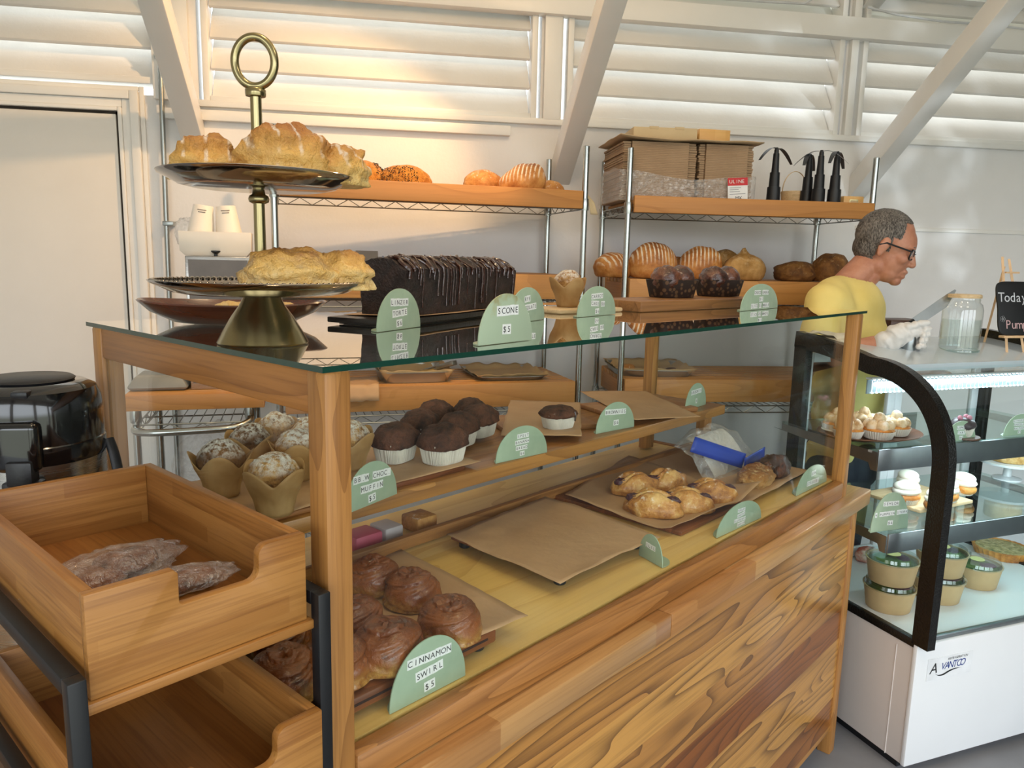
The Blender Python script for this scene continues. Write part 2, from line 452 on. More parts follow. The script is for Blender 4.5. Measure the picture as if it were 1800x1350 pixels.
q = MB(); q.b2((LN-.026, P_, 0), (LN-.004, DP-P_, z0)); q.build('bottom_rail', M['acaciaY'], dc, bevel=.003)
q = MB(); q.b2((.026, .0345, .004), (LN-.028, DP-.002, z0-.004)); q.build('case_floor', M['pine'], dc)
q = MB(); q.b2((P_+.002, .0305, .01), (LN-P_-.002, .0335, z0+HT-.002)); q.build('front_pane', M['pane'], dc)
q = MB(); q.b2((.009, P_+.002, z0), (.012, DP-P_, z0+HT-.053)); q.build('side_pane', M['pane'], dc)
q = MB(); q.b2((LN-.014, P_+.002, z0), (LN-.011, DP-P_, z0+HT-.002)); q.build('side_pane', M['pane'], dc)
q = MB(); q.b2((-.004, -.004, z0+HT), (LN+.006, DP+.006, z0+HT+.007))
tp = q.build('glass_top', [M['panetop'], M['pedge']], dc)
for p in tp.data.polygons:
    if abs(p.normal.z) < .5: p.material_index = 1
GT = HT+.0072      # top of the glass in case coordinates

# riser shelf inside the case -----------------------------------
RZ = .172; RX0, RX1, RY0, RY1 = .035, 1.715, .37, .66
rs = thing('riser_shelf', 'raised wooden shelf on legs inside the glass case', 'shelf', CASE.w((RX0+RX1)/2, 0, .0005), CASE.a)
L2 = (RX1-RX0)/2
q = MB(); q.b2((-L2, RY0, RZ-.03), (L2, RY1, RZ)); q.build('shelf_board', M['shelfw'], rs, bevel=.003)
for x in (-L2+.03, L2-.08):
    for y in (RY0+.025, RY1-.06):
        q = MB(); q.b2((x, y, 0), (x+.045, y+.03, RZ-.03)); q.build('leg', M['acacia'], rs, bevel=.002)
q = MB(); q.b2((-L2+.075, RY1-.05, RZ-.075), (L2-.08, RY1-.03, RZ-.03)); q.build('stretcher', M['acaciaX'], rs, bevel=.002)

q = MB(); q.b2((-L2+.0, .475, 0), (L2, .493, .026)); q.build('lower_rail', M['acaciaX'], rs, bevel=.002)
# bamboo drawer stand -------------------------------------------
M['bamboo'] = wood('bamboo', '9d6930', '754619', 'b07c3f', axis=0, plank=.02, paxis=2, joint=.31, sc=1.4, rings=2.5, ring=.25, streak=.55, rough=.42)
M['bambooY'] = wood('bamboo_side', '9a662f', '72441a', 'ad793e', axis=1, plank=.02, paxis=2, joint=.31, sc=1.4, rings=2.5, ring=.25, streak=.55, rough=.42)
M['bambooF'] = wood('bamboo_floor', '96602a', '6f3f14', 'a67036', axis=1, plank=.05, paxis=0, sc=1.4, rings=2.5, ring=.25, streak=.5, rough=.4)
M['blk'] = plain('black_steel', '101216', .45, .0, .1)
bs = thing('drawer_stand', 'black steel stand holding two pulled-out bamboo drawers at the left', 'drawer stand', CASE.w(-.142, 0, -.051), CASE.a)
for x in (-.134, .118):
    for y in (-.018, .40):
        q = MB(); q.b2((x, y, 0), (x+.016, y+.016, .286)); q.build('frame_post', M['blk'], bs, bevel=.0015)
    for z in (.27, .085):
        q = MB(); q.b2((x, -.002, z), (x+.016, .40, z+.016)); q.build('side_rail', M['blk'], bs, bevel=.0015)
    q = MB(); q.b2((x, -.002, .004), (x+.016, .40, .02)); q.build('side_rail', M['blk'], bs, bevel=.0015)
q = MB(); q.b2((-.118, .402, .27), (.118, .414, .286)); q.build('back_rail', M['blk'], bs, bevel=.0015)
def drawer(z, yf, dx=0):
    d = thing('drawer', None, None); d.parent = bs; d.location = (dx, yf, z)
    w, ln, h, t = .112, .40, .105, .012
    q = MB(); q.b2((-w, .012, .014), (w, ln, .022)); q.build('drawer_floor', M['bambooF'], d)
    for s in (-1, 1):
        q = MB(); q.b2((s*w, .0121, 0.006), (s*(w-t), ln, h)); q.build('drawer_side', M['bambooY'], d, bevel=.0015)
    q = MB(); q.b2((-w+t, ln-t, .006), (w-t, ln, h)); q.build('drawer_back', M['bamboo'], d, bevel=.0015)
    # front with the finger notch
    n0, n1, zn, rr = -.028, .056, .068, .012
    pts = [(-w, .004), (w, .004), (w, h)]
    def arc(cx, cz, a0, a1): return [(cx+rr*cos(a0+(a1-a0)*i/5), cz+rr*sin(a0+(a1-a0)*i/5)) for i in range(6)]
    pts += arc(n1+rr, h-rr, pi/2, pi) + arc(n1-rr, zn+rr, 2*pi, 1.5*pi) + [(n0+.003, zn), (n0, zn+.003)] + [(n0, h-.004), (n0-.004, h)] + [(-w, h)]
    Mx = Matrix(((1, 0, 0, 0), (0, 0, 1, 0), (0, 1, 0, 0), (0, 0, 0, 1)))
    q = MB(); q.prism(pts, 0, t, Mx); q.build('drawer_front', M['bamboo'], d, bevel=.0012)
    q = MB(); q.b2((-w-.005, -.004, -.008), (w+.007, ln, .0035)); q.build('drawer_lip', M['bamboo'], d, bevel=.002)
    return d
drawer(.2515, -.004); drawer(.052, -.03)
# ---------------------------------------------------------------- wire racks with timber shelves
M['chrome'] = metal('chrome_steel', 'b9bcb9', .22)
M['wire'] = metal('chrome_wire', 'a4a7a4', .3)
M['cedar'] = wood('cedar_board', 'c08344', '8a521f', 'cd9855', axis=0, plank=.5, paxis=1, sc=.9, rings=6, ring=.35, streak=.15, knots=.8, rough=.5, knotcol='5a2f14')
M['cedarY'] = wood('cedar_end', 'b97a3c', '855022', 'cd9350', axis=1, sc=1., rings=5, ring=.3, rough=.5)
RL = Frame(atd(1024, 460, 3.17), radians(7)); RL.o.z = 0
RR = Frame(atd(1100, 460, 3.2), radians(-3)); RR.o.z = 0
def wire_shelf(W, D, parent, z, mat):
    q = MB(); r = .003; h = .03
    for zz in (0, -h):
        q.tube([(0, 0, zz), (W, 0, zz)], r, 6); q.tube([(0, D, zz), (W, D, zz)], r, 6); q.tube([(0, 0, zz), (0, D, zz)], r, 6); q.tube([(W, 0, zz), (W, D, zz)], r, 6)
    for y in (0, D):
        n = int(W/.05); q.tube([(W*i/n, y, -h*(i % 2)) for i in range(n+1)], .002, 5)
    for x in (0, W):
        n = int(D/.05); q.tube([(x, D*i/n, -h*(i % 2)) for i in range(n+1)], .002, 5)
    n = int(W/.032)
    for i in range(1, n): q.tube([(W*i/n, 0, .003), (W*i/n, D, .003)], .0018, 5)
    q.tube([(0, D*.33, -.002), (W, D*.33, -.002)], r, 6); q.tube([(0, D*.66, -.002), (W, D*.66, -.002)], r, 6)
    o = q.build('wire_shelf', mat, parent, smooth=True); o.location = (0, 0, z); return o
def rack(F, x0, x1, D, ztop, shelves, label):
    t = thing('wire_rack', label, 'shelving rack', F.w(x0, 0), F.a)
    W = x1-x0
    for x in (0, W):
        for y in (0, D):
            q = MB(); q.lathe([(.0127, .0), (.0127, ztop-.002), (.010, ztop)], 14, (x, y, 0))
            for k in range(int(ztop/.0254)): pass
            p = q.build('rack_post', M['chrome'], t, smooth=True)
            for z in shelves:
                q = MB(); q.lathe([(.017, z-.035), (.0185, z-.01), (.0165, z+.012)], 14, (x, y, 0)); q.build('shelf_clip', M['chrome'], p, smooth=True)
    for z in shelves: wire_shelf(W, D, t, z, M['wire'])
    return t
# heights read on the front planes
zLt = RL.yp(1021, 335, -.02).z; zLb = RL.yp(1023, 367, -.02).z
zL2 = RL.yp(1021, 484, -.02).z; zL3 = RL.yp(1012, 670, -.02).z
xLl = RL.yp(484, 430, 0).x
rack(RL, xLl, 0, .457, RL.yp(1026, 256, 0).z, (.25, zL3-.12, zL2-.105, zLb+.03), 'left chrome wire rack against the back wall behind the cake stand')
zRt = RR.yp(1110, 343, -.02).z; zRb = RR.yp(1110, 373, -.02).z
zR2 = RR.yp(1115, 490, -.02).z; zR3 = RR.yp(1092, 667, -.02).z
xRr = RR.yp(1537, 320, 0).x
rack(RR, 0, xRr, .457, RR.yp(1104, 259, 0).z, (.25, zR3-.12, zR2-.105, zRb+.03), 'right chrome wire rack behind the man with cardboard on top')
def plank_top(F, x0, x1, z0, z1, lab):
    t = thing('shelf_plank', lab, 'shelf board', F.w(x0, 0, z0), F.a); W = x1-x0
    q = MB(); q.b2((.0, -.022, 0), (W, -.002, z1-z0)); q.build('fascia_board', M['cedar'], t, bevel=.003)
    q = MB(); q.b2((.0, 0, z1-z0-.035), (W, .43, z1-z0-.018)); q.build('top_board', M['cedar'], t, bevel=.002)
    return t
plank_top(RL, xLl+.02, -.016, zLb, zLt, 'timber shelf board with seeded loaves on top of the left rack')
plank_top(RR, .02, xRr-.0, zRb, zRt, 'timber shelf board carrying the cardboard bundles on the right rack')
def crate(F, x0, x1, ztop, h, lab, nsl=5):
    t = thing('slatted_crate', lab, 'crate', F.w(x0, -.02, ztop-h), F.a); W = x1-x0; D = .44
    q = MB(); q.b2((0, 0, 0), (W, .022, h-.0)); q.build('front_board', M['cedar'], t, bevel=.003)
    q = MB(); q.b2((0, D-.022, 0), (W, D, h)); q.build('back_board', M['cedar'], t, bevel=.003)
    for x in (0, W-.022):
        q = MB(); q.b2((x, .022, 0), (x+.022, D-.022, h-.02)); q.build('end_board', M['cedarY'], t, bevel=.002)
    g = (D-.05)/nsl
    for i in range(nsl):
        y = .026+i*g
        q = MB(); q.b2((0, y, h-.02), (W, y+g-.012, h-.001)); q.build('slat', M['cedar'], t, bevel=.002)
    return t
crate(RL, xLl+.02, -.016, zL2, .1, 'slatted timber crate on the second level of the left rack')
crate(RL, xLl+.02, -.02, zL3, .1, 'slatted timber crate on the third level of the left rack, seen through the glass case', 6)
crate(RR, .016, xRr-.02, zR2, .1, 'slatted timber crate with round loaves on the right rack', 6)
crate(RR, .016, xRr-.02, zR3, .1, 'slatted timber crate low on the right rack, seen through the glass case', 6)
# ---------------------------------------------------------------- baked goods
def crust(name, pale, mid, dark, sc=14., rough=.5, coat=0., bump=.5, zpale=None, flour=0., flourcol='f3ece0', fs=60., stripes=None, coatr=.2, top=None):
    """baked crust: pale dough low on the sides, browned on top; optional flour or glaze"""
    t = NT(name); v = t.coord(); rnd = t.n('ObjectInfo').outputs['Random']
    vo = t.n('VectorMath', {0: v, 1: t.n('CombineXYZ', {0: rnd, 1: rnd, 2: rnd}).outputs[0]}, operation='ADD').outputs[0]
    n = t.noise(vo, sc, 5, .6, .4); n2 = t.noise(vo, sc*5, 4, .65)
    c = t.ramp(t.math('ADD', t.math('MULTIPLY', n, .75), t.math('MULTIPLY', n2, .25)), [(.36, lin(dark)), (.49, lin(mid)), (.63, lin(pale) if zpale is None else lin(mid))])
    z = t.n('SeparateXYZ', {0: v}).outputs[2]
    if zpale:
        a, b = zpale
        f = t.step(t.math('MULTIPLY_ADD', t.math('SUBTRACT', n, .5), (b-a)*1.6, z), b, a)
        c = t.mix(f, c, t.mix(t.step(n2, .3, .7), lin(pale), lin(mid)))
    r = rough
    if top:
        a, b, tc = top
        f = t.math('MULTIPLY', t.step(t.math('MULTIPLY_ADD', t.math('SUBTRACT', n, .5), (b-a)*2.2, z), a, b), .85)
        c = t.mix(f, c, lin(tc))
    if stripes:
        ax, fr, wd = stripes
        sp = t.n('SeparateXYZ', {0: v}).outputs[ax]
        w = t.math('SINE', t.math('MULTIPLY_ADD', n, 3., t.math('MULTIPLY', sp, fr)))
        up = t.step(t.n('SeparateXYZ', {0: t.n('TexCoord').outputs['Normal']}).outputs[2], .0, .5)
        f = t.math('MULTIPLY', t.math('MULTIPLY', t.step(w, wd, wd+.35), up), t.step(n2, .3, .5))
        c = t.mix(f, c, lin(flourcol))
    if flour:
        up = t.step(t.n('SeparateXYZ', {0: t.n('TexCoord').outputs['Normal']}).outputs[2], .1, .8)
        fl = t.step(t.noise(vo, fs, 4, .7), .62-flour*.35, .72-flour*.25)
        c = t.mix(t.math('MULTIPLY', fl, up), c, lin(flourcol))
    bm = t.bump(t.math('ADD', n, n2), bump, .008)
    kw = {'Coat Weight': coat, 'Coat Roughness': coatr} if coat else {}
    kw['Subsurface Weight'] = 0.
    return t.end(t.bsdf(c, r, 0, bm, **kw))
M['swirl'] = crust('caramel_swirl_crust', 'dfb05c', '91501c', '4c220c', 18, .32, .55, .5, (.002, .030), top=(.03, .08, '5f2a0e'))
M['danish'] = crust('golden_danish_crust', 'e6bd78', 'c98d45', '8f5220', 24, .38, .35, .5, None, .12)
M['scone'] = crust('craggy_scone_crust', 'efd48e', 'd8a450', 'a8682a', 16, .55, .1, 1., (.0, .042), 0, stripes=(0, 230., .80), flourcol='f6efe2', top=(.028, .075, '9a5520'))
M['pasty'] = crust('laminated_pastry_crust', 'f3dfa8', 'dfae5a', '9c5824', 15, .5, .15, 1., (.0, .045), top=(.034, .068, '8a4417'))
M['loaf'] = crust('rustic_loaf_crust', 'd8a05c', 'b87838', '84491f', 9, .6, 0, .5, None, 0, stripes=(0, 420., .25), flourcol='eadcc6')
M['loafplain'] = crust('golden_loaf_crust', 'd6a058', 'b67a3a', '84501f', 10, .6, 0, .5, None, .1)
M['loaftan'] = crust('tan_floured_crust', 'c49a5e', 'a67d42', '7b5727', 9, .75, 0, .4, None, .35, flourcol='cdb083', fs=30)
M['loafdark'] = crust('dark_rye_crust', '9c7039', '7d5324', '54341a', 16, .7, 0, .8, None, .15, flourcol='c0a070')
M['seed'] = crust('seeded_crust', 'e5a550', 'd68f37', 'b86d22', 60, .6, 0, 1., None, 0)
M['poppy'] = crust('poppy_seed_crust', 'c98335', '2a1c10', '17100a', 90, .6, 0, 1., None, 0)
M['choc'] = crust('chocolate_muffin_crust', '70452f', '51301f', '2f190f', 34, .75, 0., .7)
M['chocdark'] = crust('dark_chocolate_cake', '35201a', '231410', '140b08', 40, .55, .1, .8)
M['glaze'] = plain('chocolate_glaze', '3c1d10', .16, 0, .15, 40, .3, **{'Coat Weight': .6, 'Coat Roughness': .1})
M['babka'] = crust('babka_crust', '7e4a2c', '4a2213', '250f08', 22, .28, .5, .5)
M['sugar'] = crust('sugared_muffin_top', 'd6a763', 'a8763a', '6b4520', 30, .8, 0, 1., None, .66, 'f5efe3', 110.)
M['sugard'] = crust('sugared_dark_muffin_top', '94683c', '75502e', '4a301a', 30, .8, 0, 1., None, .62, 'efe8db', 110.)
M['fill'] = plain('berry_filling', '4a2230', .3, 0, .2, 60, .6, **{'Coat Weight': .5})
M['cheese'] = plain('cheese_filling', 'efd9a0', .45, 0, .05, 50, .3)
M['paper'] = NT('brown_parchment'); _t = M['paper']
_v = _t.coord(); _n = _t.noise(_v, 3.5, 5, .6, .6); _s = _t.step(_t.noise(_v, 9., 4, .7), .62, .72)
_c = _t.mix(_t.math('MULTIPLY', _s, .25), _t.ramp(_n, [(.3, lin('b08a64')), (.7, lin('c39d76'))]), lin('94704c'))
M['paper'] = _t.end(_t.bsdf(_c, .55, 0, _t.bump(_t.noise(_v, 18, 4), .25, .01)))
M['paperT'] = NT('tulip_paper'); _t = M['paperT']
_c = _t.ramp(_t.noise(_t.coord(), 22, 4), [(.3, lin('b48a52')), (.7, lin('d0ab74'))])
M['paperT'] = _t.end(_t.n('MixShader', {0: .25, 1: _t.bsdf(_c, .6), 2: _t.n('BsdfTranslucent', {0: _c}).outputs[0]}).outputs[0])
M['whitecup'] = plain('white_baking_paper', 'd9d3c6', .6, 0, .08, 40, .2)
M['darkcup'] = NT('patterned_brown_paper'); _t = M['darkcup']
_vo = _t.n('TexVoronoi', {'Vector': _t.coord(), 'Scale': 75.}, feature='F1'); _f = _t.step(_vo.outputs['Distance'], .42, .3)
M['darkcup'] = _t.end(_t.bsdf(_t.mix(_t.math('MULTIPLY', _f, .5), lin('23130d'), lin('7b5a3c')), .6))
M['board'] = wood('dark_serving_board', '7a4422', '42200e', '945a30', axis=0, plank=.045, paxis=1, sc=1.2, rings=5, ring=.5, rough=.4)
M['boardL'] = wood('light_serving_board', 'a06c40', '6a3f20', 'b98a5a', axis=0, plank=.05, paxis=1, sc=1.2, rings=5, ring=.45, rough=.45)
M['boardB'] = wood('brown_serving_board', '8d6138', '553318', 'a97d4e', axis=0, plank=.05, paxis=1, sc=1.2, rings=6, ring=.5, rough=.4)
M['boardP'] = wood('pale_serving_board', 'd5b88c', 'a98556', 'e0c79d', axis=0, sc=1.2, rings=5, ring=.3, rough=.5)

def blob(name, mat, r, seed=0., amp=.08, sc=2.2, parent=None, n=44, flat=.35, sq=1., fn=None, o=4, fine=0.):
    """rounded lump with a flat underside standing on z=0"""
    rx, ry, rz = r; q = MB()
    def f(p, d):
        k = 1+amp*fbm(d, sc, seed, o)+fine*abs(nz(d, 14, seed))
        e = Vector((math.copysign(abs(d.x)**sq, d.x), math.copysign(abs(d.y)**sq, d.y), d.z))
        v = Vector((e.x*rx*k, e.y*ry*k, e.z*rz*k))
        if fn: v = fn(v, d)
        zb = -rz*flat
        if v.z < zb: v.z = zb+(v.z-zb)*.06
        v.z -= zb
        return v
    q.ball((0, 0, 0), 1., n, fn=f)
    me = q.mesh(name, True, ang=180)
    zs = min(v.co.z for v in me.vertices)
    for v in me.vertices: v.co.z -= zs
    return mobj(name, me, mat, parent)

def sheet(name, pts, z, mat, label, wave=.003, F=CASE, n=26, curl=None, cat='parchment', group=None, seed=0., thick=.0006, ang=0., wfn=None):
    """paper sheet over the quad pts (frame coords), slightly wavy, edges may curl"""
    c = sum((Vector((p[0], p[1], 0)) for p in pts), Vector())/4
    q = MB(); P = [Vector((p[0], p[1], 0))-c for p in pts]
    lx, ly = (P[1]-P[0]).length, (P[3]-P[0]).length
    def fn(u, v):
        p = P[0]*(1-u)*(1-v)+P[1]*u*(1-v)+P[2]*u*v+P[3]*(1-u)*v
        e = max(abs(u-.5), abs(v-.5))*2
        zz = wave*(1+fbm((p.x*7, p.y*7, seed), 1., seed, 2))*max(0, e-.55)/.45
        if curl: zz += curl(u, v)
        if wfn: zz += wfn(u, v)
        p = Vector((p.x+.003*nz((u*9, v*9, seed)), p.y+.003*nz((v*8, u*8, seed+3)), zz+thick))
        return p
    q.grid(fn, n, n)
    b = q.b
    o = q.build(name, mat, None, smooth=True, ang=180)
    md = o.modifiers.new('thickness', 'SOLIDIFY'); md.thickness = thick
    o.location = F.w(c.x, c.y, z); o.rotation_euler = (0, 0, F.a)
    return tag(o, label, cat, group)

# cinnamon swirl
def swirl_mesh(seed):
    """rolled laminated bun: layers wind up the side to a snail on top"""
    q = MB(); Rr = .052; rs = []; NR, NT_ = 44, 96
    for j in range(NR):
        a = j/(NR-1); ring = []
        for i in range(NT_):
            t = 2*pi*i/NT_
            th = a*pi*.5*1.0
            if a < .18: b = a/.18; rr = Rr*(.80+.20*sin(b*pi/2)); z = .014*b*b
            else:
                b = (a-.18)/.82; ph = b*pi/2; rr = Rr*max(0, cos(ph))**.62; z = .014+.046*sin(ph)**.9
            w = t/(2*pi)+rr/Rr*2.6+z*9
            edge = (w*1.0) % 1.0
            step = (edge**.6)*.0065-.003
            if a > .97: step *= (1-a)/.03
            nrm = Vector((cos(t)*cos(max(0, a-.18)*1.6), sin(t)*cos(max(0, a-.18)*1.6), sin(max(0, a-.18)*1.6)))
            k = 1+.06*nz((cos(t)*1.1, sin(t)*1.1, z*10), 1.0, seed)+.05*sin(2*t+seed*2)
            p = Vector((rr*k*cos(t), rr*k*sin(t), z*(1+.12*nz((cos(t)*.9, sin(t)*.9, 0), 1, seed+5))))+nrm*(step+.0009*sin(w*50)+.0006*fbm((p0 := (rr*cos(t)*60, rr*sin(t)*60, z*60)), 1, seed, 2))
            p.x += .16*p.z*sin(seed*3); p.y += .16*p.z*cos(seed*5); p.z = max(p.z, 0.)
            ring.append(p)
        rs.append(ring)
    q.rings(rs, True, True, True)
    return q.mesh('cinnamon_swirl', True, ang=180)
SW = [swirl_mesh(s) for s in (1., 2.3, 4.1)]
for me in SW: me.materials.append(M['swirl'])

def board(name, lab, x0, y0, x1, y1, h, mat, F, z, cat='serving board', feet=0, rz=0., groove=False, handle=None, bev=.004):
    cx, cy = (x0+x1)/2, (y0+y1)/2; w, d = (x1-x0)/2, (y1-y0)/2
    t = thing(name, lab, cat, F.w(cx, cy, z), F.a+rz)
    q = MB(); q.b2((-w, -d, feet), (w, d, feet+h))
    q.build('board', mat, t, bevel=bev)
    if groove:
        for s in (-1, 1):
            q = MB(); q.b2((-w+.02, s*(d+.0006), feet+h*.45), (w-.02, s*(d-.004), feet+h*.62)); q.build('groove', plain('groove_shadow', '2a1208', .8), t)
    if feet:
        for a in (-1, 1):
            for b in (-1, 1):
                q = MB(); q.lathe([(.010, 0), (.012, .002), (.012, feet+.001)], 14, (a*(w-.022), b*(d-.022), 0)); q.build('foot', M['blk'], t, smooth=True)
    if handle:
        hx, hl, hw = handle
        q = MB(); q.b2((hx*w, -hw, feet), (hx*(w+hl), hw, feet+h)); q.build('handle', mat, t, bevel=bev)
    return t
# --- floor of the case, left: cinnamon swirls on a dark board
ZF = .0006-.052+.052-.004+.0   # pine floor top in case coordinates
ZF = -.0035
zb = ZF+.034
A_ = CASE.z(873, 1105, zb)
board('serving_board', 'dark wooden board with a groove and feet under the cinnamon swirls', .045, A_.y, A_.x, A_.y+.31, .022, M['board'], CASE, ZF, feet=.012, groove=True)
sheet('parchment_sheet', [tuple(CASE.z(x, y, zb+.001)[:2]) for x, y in ((590, 1226), (928, 1086), (705, 968), (470, 1070))], zb+.0005, M['paper'], 'parchment sheet under the cinnamon swirls, one corner hanging past the board', .004, seed=2)
sp = [((655, 1013), 0, .98, 0.3, 'dark cinnamon swirl at the back of the board beside the corner post'), ((725, 1037), 1, .98, 1.2, 'cinnamon swirl second from the back, right of the darkest one'), ((790, 1090), 2, 1.04, 2.5, 'cinnamon swirl nearest the right end of its board'), ((681, 1135), 0, 1.12, 4., 'cinnamon swirl behind its green price sign, nearest the front pane'), ((612, 1085), 1, 1., 5.1, 'cinnamon swirl half hidden by the corner post, in the middle of the board'), ((585, 1165), 2, 1.05, 3.3, 'cinnamon swirl at the front left, cut by the corner post'), ((505, 1185), 0, 1.02, 1.9, 'cinnamon swirl seen under the upper bamboo drawer'), ((500, 1120), 1, .95, 2.9, 'cinnamon swirl deep in the corner under the drawer')]
M['swirl']
for k, (p, mi, s_, rz, lab) in enumerate(sp):
    P = CASE.z(p[0], p[1], zb+.026); s_ *= .90
    o = bpy.data.objects.new('cinnamon_swirl', SW[mi]); COL.objects.link(o)
    o.location = CASE.w(P.x, P.y, zb+.0014); o.rotation_euler = (0, 0, rz); o.scale = (s_, s_, s_*1.0)
    tag(o, lab, 'pastry', 'cinnamon swirls on the dark board')
# --- empty parchment tray in the middle
def wedge(x0, x1): return None
def zsheet(P4, z): return [tuple(CASE.z(x, y, z)[:2]) for x, y in P4]
b2 = zsheet([(985, 1022), (1162, 938), (958, 872), (785, 938)], .03)
xs = [p[0] for p in b2]; ys = [p[1] for p in b2]
board('serving_tray', 'thin dark board under the empty parchment in the middle of the case', min(xs)+.03, min(ys)+.02, max(xs)-.035, max(ys)-.02, .008, M['board'], CASE, ZF, feet=.016)
sheet('parchment_sheet', b2, ZF+.0245, M['paper'], 'empty parchment sheet with wavy edges in the middle of the case', .006, seed=5)
# --- danishes
b3 = zsheet([(1180, 930), (1335, 875), (1105, 800), (993, 868)], .02)
xs = [p[0] for p in b3]; ys = [p[1] for p in b3]
board('serving_tray', 'dark board under the blueberry danishes', min(xs)+.03, min(ys)+.03, max(xs)-.04, max(ys)-.02, .012, M['board'], CASE, ZF, feet=0)
sheet('parchment_sheet', b3, ZF+.0127, M['paper'], 'parchment with a curled brown edge under the blueberry danishes', .008, seed=8, curl=lambda u, v: .022*max(0, u-.75)/.25*max(0, .4-v)/.4*1.6+.01*max(0, .1-v)/.1)
def danish_proto():
    t = thing('blueberry_danish', 'x', 'pastry')
    q = MB()
    def f(p, d):
        k = 1+.10*fbm(d, 2.2, 3., 3)
        v = Vector((d.x*.060*k, d.y*.040*k, d.z*.030*k))
        fold = 1-math.exp(-((d.y-.35*d.x)/.22)**2)
        v.z += .010*fold*(d.z > 0)*max(0, d.z)-.004
        v.z -= .016*math.exp(-((d.x-.55)**2/.05+(d.y-.1)**2/.12))*(d.z > .0)+.016*math.exp(-((d.x+.6)**2/.05+(d.y+.1)**2/.12))*(d.z > 0)
        v.z = max(v.z, -.014+.02*(v.z+.014)*.1)
        return v+Vector((0, 0, .0145))
    q.ball((0, 0, 0), 1, 48, fn=f); q.build('dough', M['danish'], t, smooth=True, ang=180)
    for sx in (.036, -.038):
        q = MB(); q.ball((sx, .003*sx/.03, .0285), (.0170, .0125, .0085), 26, fn=lambda p, d: p*(1+.25*fbm(d, 2.5, sx*50, 2))); q.build('berry_filling', M['fill'], t, smooth=True, ang=180)
    q = MB()
    for k in range(1): q.grid(lambda u, v: Vector(((u-.5)*.098, (v-.5)*.020+.010*sin((u-.5)*4), .0455-.052*abs((u-.5))**1.7*1.4-.004*cos(v*2*pi)+.003*nz((u*6, v*3, 0)))), 22, 8)
    o = q.build('dough_flap', M['danish'], t, smooth=True, ang=180); md = o.modifiers.new('thickness', 'SOLIDIFY'); md.thickness = .006; md.offset = -1
    return t
dn = [((1117, 853), .1, 1.13, 'blueberry danish at the left end of its tray, filling showing'), ((1170, 845), .4, 1.1, 'blueberry danish at the back of its tray, pale and plump'), ((1148, 888), -.5, 1.2, 'blueberry danish at the front left, nearest the tray edge'), ((1206, 882), -.35, 1.14, 'blueberry danish between the front left one and the rightmost one'), ((1250, 866), -.3, 1.14, 'blueberry danish rightmost on its tray with a fruity end'),]
d0 = danish_proto()
for k, (p, rz, s_, lab) in enumerate(dn):
    P = CASE.z(p[0], p[1], .03); L = CASE.w(P.x, P.y, ZF+.0145)
    if k == 0:
        d0.location = L; d0.rotation_euler = (0, 0, rz); d0['label'] = lab; d0['group'] = 'blueberry danishes on their tray'; d0.scale = (s_,)*3
    else: copy_tree(d0, None, L, rz, lab, s_)
# --- far right: streusel pastries on parchment
b4 = zsheet([(1310, 888), (1422, 828), (1215, 778), (1118, 812)], .015)
xs = [p[0] for p in b4]; ys = [p[1] for p in b4]
board('serving_board', 'black handled board under the streusel pastries at the right end', min(xs)+.05, min(ys)+.03, max(xs)-.02, max(ys)-.04, .012, M['blk'], CASE, ZF, handle=(-1, .11, .022))
sheet('parchment_sheet', b4, ZF+.0128, M['paper'], 'pale parchment under the streusel pastries at the right end of the case', .006, seed=11)
M['streusel'] = crust('streusel_crust', 'ecca90', 'c18a4a', '7a4420', 34, .5, .2, 1., (.0, .030), .28, 'e2bf88', 70., top=(.022, .06, '8a4a1e'))
M['chocbun'] = crust('glazed_dark_bun', '6b3a20', '3c1a0d', '1e0c06', 26, .25, .6, .7)
for p, mt, rz, s_, lab in (((1328, 838), 'streusel', .15, (.085, .044, .033), 'streusel topped pastry at the right end of the case'), ((1360, 824), 'chocbun', .1, (.072, .042, .038), 'dark glazed pastry behind the streusel one')):
    P = CASE.z(p[0], p[1], .03)
    o = blob('streusel_pastry', M[mt], s_, P.x*9, .16, 2.6, n=48, flat=.5, fine=.10); o.location = CASE.w(P.x, P.y, ZF+.0142); o.rotation_euler = (0, 0, CASE.a+rz); tag(o, lab, 'pastry')

# --- riser shelf: boards, papers, muffins ----------------------
ZR = RZ+.0008
def rz_(x, y, dz=0): return CASE.z(x, y, RZ+dz)
def tulip_proto(kind, dome, hgt=.062, rt=.038, rb=.027):
    t = thing('tulip_muffin', 'x', 'muffin')
    q = MB()
    q.lathe([(rb-.0015, .001), (rb-.001, .003), (rt-.004, hgt*.78), (rt-.001, hgt*.80)], 30); q.build('muffin_body', M[kind], t, smooth=True)
    o = blob('muffin_top', M[dome], (rt*1.02, rt*1.02, .037), 1.7, .1, 2.4, t, 40, .3, fine=.05); o.location = (0, 0, hgt*.74)
    q = MB()
    def fn(u, v):
        a = u*2*pi; pet = abs(sin(2*a+.4))**1.3
        top = hgt*.84+.026*pet; z = .0+top*v
        k = min(1, z/(hgt*.8)); r_ = rb+(rt-rb)*k+(.010*pet+.005)*max(0, v-.45)/.55
        r_ += .0016*nz((cos(a)*3, sin(a)*3, v*3), 1.5, 2)
        return Vector((r_*cos(a), r_*sin(a), z))
    q.grid(fn, 72, 12, True); q.poly([Vector((rb*cos(2*pi*i/24), rb*sin(2*pi*i/24), .0004)) for i in range(24)])
    p = q.build('tulip_paper', M['paperT'], t, smooth=True, ang=60); md = p.modifiers.new('thickness', 'SOLIDIFY'); md.thickness = .0005
    return t
board('serving_board', 'wooden board under the tulip paper muffins', .05, .385, .305, .645, .010, M['boardL'], CASE, RZ)
